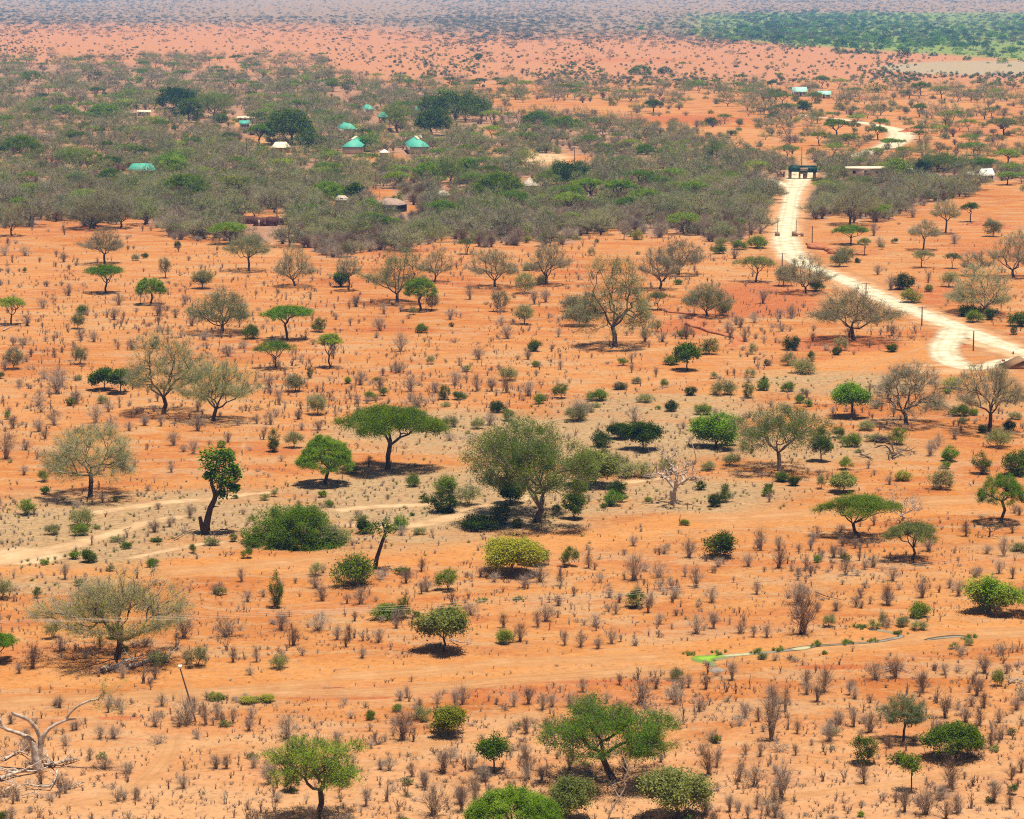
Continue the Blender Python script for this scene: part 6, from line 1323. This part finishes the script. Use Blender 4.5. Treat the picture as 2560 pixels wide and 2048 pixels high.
house('b', 172, 722, 56, 'small turquoise roof farthest back among the trees, left of two', rise=2.0, hip=1, depth=2.0, rot=PI / 2 + .3, along=True)
house('b', 268, 772, 52, 'small turquoise roof just right of the farthest one', rise=2.2, rot=.8, hip=1)
house('b', 483, 735, 42, 'sliver of turquoise roof beside the black-green crown', rise=2.0, hip=1)
house('b', 38, 852, 85, 'turquoise roof behind the vented one, left of the settlement', rise=2.2, rot=PI / 2 + .3, depth=2.2, along=True)
house('a', 1530, 815, 62, 'tiny turquoise roof beside the umbrella acacia and orange wall', rise=1.2, depth=.9, rot=.3)
house('a', 1538, 765, 105, 'low orange mud building with pale roof behind the tiny turquoise roof', 'roof_cream', 'plaster_orange', .5, 1.6, .7)
house('a', 1757, 958, 118, 'cream tent-like hut before the nearly black evergreen', 'roof_cream', 'plaster_orange', .8, 1.7, 1.9, 0.05, 1.6)
house('a', 900, 728, 82, 'long low pale hut in the left thicket', 'roof_cream', 'plaster', .5, 1.7, .8)
house('a', 812, 730, 86, 'dark lean-to joined left of the long low pale hut', 'roof_brown', 'dark', .5, 1.5, .5, nwin=0)
house('b', 275, 985, 78, 'small white gabled hut between the two vented turquoise roofs', 'plaster_white', 'plaster_orange', .8, 1.4, 1.0, PI / 2, nwin=0)
house('b', 480, 893, 56, 'pale little hut behind the middle turquoise roof', 'roof_cream', 'plaster', .8, 1.6, 1.0, .3)
house('e', 320, 78, 175, 'brown-roofed house with dark open veranda by the red clearing', 'roof_brown', 'dark', .7, 1.9, 1.5, -.45, 2.2, nwin=0)
house('b', 1190, 1205, 90, 'thatched hut behind the wide dark umbrella acacia, right', 'thatch', 'plaster', .9, 1.7, 2.4, .2, 2.2)
house('b', 1110, 1238, 60, 'small white hut below the thatched one', 'roof_cream', 'plaster_white', .8, 1.5, .7, 0)
house('b', 905, 1212, 70, 'low brown thatched roof left of the wide dark umbrella acacia', 'thatch', 'plaster_orange', .8, 1.4, 1.2, .1, 1.2)
house('b', 645, 1262, 84, 'thatched roof behind the pale trees by the red clearing', 'thatch', 'plaster_orange', .8, 1.5, 1.3, 0, 1.4)
house('b', 10, 1290, 90, 'low pale thatched roof at the left of the brown-roofed house', 'thatch', 'plaster_orange', .7, 1.4, 1.2, 0, 1.2)
house('c', 752, 606, 88, 'far faded turquoise roof with orange side shed, left of two', 'roof_teal_pale', 'plaster', .8, 2.4, 2.4, .12)
house('c', 905, 618, 84, 'far faded turquoise roof half hidden by trees, right of two', 'roof_teal_pale', 'plaster', .7, 1.8, 2.0, -.15)
house('c', 1165, 1110, 250, 'long low pale building right of the gate', 'roof_cream', 'plaster', .22, 2.6, .5, 0, nwin=2, cat='building', name='long_building')
house('c', 1458, 1112, 48, 'small white block at the end of the long white building', 'plaster_white', 'plaster_white', .8, 2.4, .3)
house('c', 1925, 1142, 84, 'white gabled cottage among green trees at right', 'plaster_white', 'plaster_white', .7, 1.9, 2.0, .5)
house('c', 1822, 1138, 36, 'tiny white hut left of the white gabled cottage', 'plaster_white', 'plaster_white', .9, 2.0, .8)
# the gate across the road: two booths under a dark green beam
x, y = px('c', 770, 1122); X, Y, k = ground(x, y); k = float(k) / ZM
t = empty('gatehouse', (float(X), float(Y), 0)); tag(t, 'dark green park gate spanning the pale road on brown piers', 'gate')
def gb(x0, x1, z0, z1, y0, y1): return ((x0 - 770) * k, (x1 - 770) * k, y0, y1, z0 * k, z1 * k)
link('beam', boxes('gate_beam', [gb(683, 752, 44, 78, 0, 2.4), gb(752, 860, 40, 76, .1, 2.5), gb(694, 856, 76, 82, .4, 2.0)], 'gate_green'), t)
link('pier', boxes('left_pier', [gb(684, 700, 0, 44, .3, 2.2)], 'stone'), t)
link('pier', boxes('middle_pier', [gb(748, 800, 30, 44, .3, 2.2), gb(748, 756, 0, 30, .3, 2.2), gb(774, 798, 0, 30, .3, 2.2)], 'stone'), t)
link('pier', boxes('right_pier', [gb(838, 852, 0, 40, .3, 2.2)], 'stone'), t)
link('sign_board', boxes('sign_board', [gb(752, 800, 50, 70, -.06, -.003)], 'roof_brown'), t)
x, y = px('c', 632, 1112); X, Y, k_ = ground(x, y)
t = empty('guard_hut', (float(X), float(Y), 0)); tag(t, 'brown open guard hut left of the dark green gate', 'hut'); k = float(k_) / ZM
link('wall', boxes('hut_posts', [(-24 * k, -18 * k, 0, .5, 0, 36 * k), (-6 * k, 6 * k, 0, .6, 0, 30 * k), (16 * k, 24 * k, 0, .5, 0, 34 * k), (-24 * k, 24 * k, .8, 1.0, 0, 20 * k)], 'stone'), t)
link('roof', boxes('hut_roof', [(-27 * k, 27 * k, -.3, 1.6, 36 * k, 39 * k)], 'roof_brown'), t)
link('counter', boxes('counter', [(-16 * k, 14 * k, -.2, 0.0, 0, 11 * k)], 'stone'), t)
# brick ruin: roofless rooms
x, y = px('d', 1660, 165); X, Y, k_ = ground(x, y); k = float(k_) / ZM
t = empty('brick_ruin', (float(X), float(Y), 0)); tag(t, 'roofless dark brick ruin at the front edge of the thicket', 'ruin')
def rb(x0, x1, z1, y0, y1): return ((x0 - 1660) * k, (x1 - 1660) * k, y0, y1, -.05, z1 * k)
link('wall', boxes('front_wall', [rb(1588, 1648, 54, 0, .25), rb(1668, 1735, 58, .1, .35), rb(1648, 1668, 24, .05, .3), rb(1588, 1594, 50, .25, 3.2), rb(1729, 1735, 60, .35, 4.0)], 'brick'), t)
link('wall', boxes('rear_wall', [rb(1588, 1660, 48, 3.2, 3.45), rb(1672, 1740, 52, 4.0, 4.25), rb(1655, 1661, 46, .4, 3.2), rb(1740, 1800, 46, 2.5, 2.75), rb(1794, 1800, 52, 2.75, 5)], 'brick'), t)
link('wall', boxes('left_room', [rb(1510, 1575, 52, 5.5, 5.75), rb(1510, 1516, 48, 5.75, 8), rb(1569, 1575, 50, 5.75, 8), rb(1510, 1575, 40, 8, 8.25)], 'brick'), t)
link('doorway', boxes('doorway_frame', [rb(1618, 1621, 40, -.06, -.003), rb(1626, 1629, 40, -.06, -.003)], 'plaster'), t)
x, y = px('d', 1510, 152); X, Y, k_ = ground(x, y)
t = empty('low_wall', (float(X), float(Y), 0)); tag(t, 'broken low grey wall left of the brick ruin', 'wall'); link('wall', boxes('broken_wall', [(-1.8, 1.2, 0, .3, -.05, .9), (1.2, 3.0, .02, .28, -.05, .5)], 'stone'), t)
# road piers at the pinch of the road
for (cx, cy, pts, lab) in ((610, 226, [(-14, 6, 26), (6, 14, 20)], 'left stone pier pair beside the pale road pinch'), (735, 228, [(-34, -10, 30), (-8, 4, 20), (22, 38, 22)], 'right group of stone piers beside the pale road pinch')):
    x, y = px('f', cx, cy); X, Y, k_ = ground(x, y); k = float(k_) / ZM
    t = empty('road_pier', (float(X), float(Y), 0)); tag(t, lab, 'pier')
    for a, b, h in pts: link('pier', boxes('stone_pier', [(a * k, b * k, -.5, .5, -.05, h * k)], 'stone'), t)
    link('rail', boxes('low_rail', [(pts[0][1] * k, pts[-1][0] * k, -.08, .08, .35, .55)], 'stone'), t)
# kiosk roof at the right edge: big brown gable seen from the side, with a heap of red blocks
x, y = px('f', 2156, 1062); X, Y, k_ = ground(x, y); k = float(k_) / ZM
t = empty('gate_kiosk', (float(X), float(Y), 0)); tag(t, 'brown A-frame plank roof cut by the right edge above the road fork', 'kiosk')
pts = [(-120 * k, 0), (0, 56 * k), (120 * k, 0)]
V = []
for yy_ in (0, 5.0):
    for a, b in pts: V.append((a, yy_, b + .05))
    for a, b in pts: V.append((a * .94, yy_, b - .02 * 0 - .06 + .0))
V = np.array(V); F = [(0, 1, 7, 6), (1, 2, 8, 7), (3, 9, 10, 4), (4, 10, 11, 5), (0, 3, 4, 1), (1, 4, 5, 2), (6, 7, 10, 9), (7, 8, 11, 10), (0, 6, 9, 3), (2, 5, 11, 8)]
link('roof', mesh_np('plank_roof', V, F, mats=[M['kiosk']]), t)
link('front_wall', mesh_np('plank_gable', np.array([(-108 * k, .15, 0), (108 * k, .15, 0), (0, .15, 50 * k), (-108 * k, .35, 0), (108 * k, .35, 0), (0, .35, 50 * k)]), [(0, 3, 4, 1), (1, 4, 5, 2), (2, 5, 3, 0)], [(0, 1, 2), (3, 5, 4)], mats=[M['kiosk']]), t)
rng = np.random.default_rng(5); x, y = px('f', 2055, 1030); X, Y, k_ = ground(x, y)
lst = [(a, a + .45, b, b + .4, c_, c_ + .3) for a, b, c_ in [(rng.uniform(-1.6, 1.4), rng.uniform(-.6, 1.0), .31 * lvl + rng.uniform(0, .004)) for lvl in (0, 0, 0, 0, 0, 0, 1, 1, 1, 2) for _ in (0,)]]
lst = [(a + i * .0031, b + i * .0031, c_ + i * .0023, d_ + i * .0023, e_ + i * .0011, f_ + i * .0011) for i, (a, b, c_, d_, e_, f_) in enumerate(lst)]
tag(link('block_heap', boxes('red_blocks', lst, 'red_bank'), None, (float(X), float(Y), 0)), 'small heap of red blocks left of the brown A-frame roof', 'block heap')
# poles
def pole(c, cx, cy, top, label, lean=0.0, arm=False, double=False, r=.11, name='utility_pole', mat='pole', cap=False):
    x, y = px(c, cx, cy); X, Y, k_ = ground(x, y); k = float(k_) / ZM; h = (cy - top) * k; l = lean * k
    t = empty(name, (float(X), float(Y), 0)); tag(t, label, 'pole')
    sg = [(0, 0, -.2, l * .5, 0, h * .5, r * 1.1, r), (l * .5, 0, h * .5, l, 0, h, r, r * .8)]
    V, F = tubes(sg, 8); link('post', mesh_np('pole_shaft', V, F, mats=[M[mat]]), t)
    if double: V, F = tubes([(.9, 0, -.2, .9, 0, h * .97, r * 1.1, r * .8)], 8); link('post', mesh_np('pole_shaft', V, F, mats=[M[mat]]), t); link('transformer', boxes('transformer_box', [(.12, .78, -.35, .35, h * .25, h * .5), (-.3, 1.2, -.1, .1, h * .9, h * .94)], 'dark'), t)
    if arm: link('crossarm', boxes('crossarm_beam', [(l - .8, l + .8, -r - .1, -r + .0, h * .93, h * .96)], mat), t)
    if cap: link('cap', boxes('pole_cap', [(l - .14, l + .14, -.14, .14, h - .05, h + .22)], 'plaster_white'), t)
    return t
pole('f', 1515, 792, 668, 'slim pole in front of the pale road, second from the right edge', arm=True)
pole('f', 1838, 947, 820, 'slim pole in the orange island of the road fork', arm=False)
pole('f', 1165, 600, 520, 'pole right behind the silvery tree by the road', arm=True)
pole('f', 640, 418, 333, 'pole left of the pale road above the bend tree', arm=True)
pole('f', 433, 240, 135, 'pole at the thicket edge left of the road', arm=False)
pole('f', 612, 200, 122, 'short pole by the left road pier', r=.07)
pole('f', 728, 205, 124, 'short pole by the right road piers', r=.07)
pole('f', 828, 276, 163, 'pole on orange ground right of the road piers')
pole('f', 1928, 540, 455, 'pole near the right edge behind the wide grey tree', r=.08)
pole('f', 2088, 968, 950, 'tiny marker post on the road at the right edge', r=.12, name='marker_post')
pole('a', 1547, 1012, 870, 'tall pole in the thicket left of the cream hut')
pole('b', 1470, 1038, 922, 'pole standing before the pale bare clearing', arm=True)
pole('b', 1070, 1102, 1015, 'pole above the wide dark umbrella acacia')
pole('b', 225, 1188, 1082, 'pole at the left end of the red clearing')
pole('b', 1748, 1142, 1010, 'thin pole in the right centre thicket')
pole('b', 2026, 1210, 1118, 'double pole carrying a dark transformer in the right thicket', double=True)
pole('b', 250, 1252, 1200, 'short pole beside the brown-roofed house', r=.08)
pole('c', 762, 1040, 925, 'thin pole behind the dark green gate')
pole('d', 1735, 100, -20, 'pole behind the brick ruin')
pole('e', 920, 140, 30, 'pole in the front thicket belt, centre', r=.08)
pole('j', 1230, 762, 415, 'tilted slender dark pole with a pale tip among dry bushes', lean=-95, r=.07, cap=True, name='leaning_pole')
# wires: three bare conductors sagging between poles that stand outside the picture
def wire_pts(x, y, z):
    """point at height z seen at column x, row y"""
    u = (x - 1280) / FPX; v = (1024 - y) / FPX; dy = CP + v * SP; dz = v * CP - SP; t = (z - CAM_H) / dz; return np.array([u * t, dy * t, z])
for (yl, ym, yr, lab) in ((1551, 1497, 1380, 'topmost of the pale overhead wires crossing the foreground'), (1553, 1503, 1384, 'middle one of the pale overhead wires crossing the foreground'), (1556, 1508, 1390, 'lowest of the pale overhead wires crossing the foreground')):
    a, m_, b = wire_pts(0, yl, 8.0), wire_pts(1280, ym, 7.3), wire_pts(2560, yr, 8.0)
    T = np.linspace(-.28, 1.28, 60); P = []
    for t_ in T:      # parabola through the three points
        P.append(a * (1 - t_) * (1 - 2 * t_) + m_ * 4 * t_ * (1 - t_) + b * t_ * (2 * t_ - 1))
    P = np.array(P); sg = [(*P[i], *P[i + 1], (.009), .009) for i in range(len(P) - 1)]
    V, F = tubes(sg, 6); tag(link('overhead_wire', mesh_np('bare_wire', V, F, mats=[M['wire']])), lab, 'wire')

# ================================================================== THE AIR
m, n, out = newmat('thin blue haze'); pv = N(n, 'ShaderNodeVolumePrincipled')
pv.inputs['Color'].default_value = (.22, .50, 1.0, 1); pv.inputs['Absorption Color'].default_value = (1, 1, 1, 1); pv.inputs['Density'].default_value = 1.3e-4; pv.inputs['Anisotropy'].default_value = .0
n.links.new(pv.outputs[0], out.inputs['Volume'])
Vb, Fb = box(-30000, 30000, -3000, 45000, -1.0, 75.0)
hz = link('haze', mesh_np('haze_box', Vb, Fb, mats=[m])); tag(hz, kind='stuff')
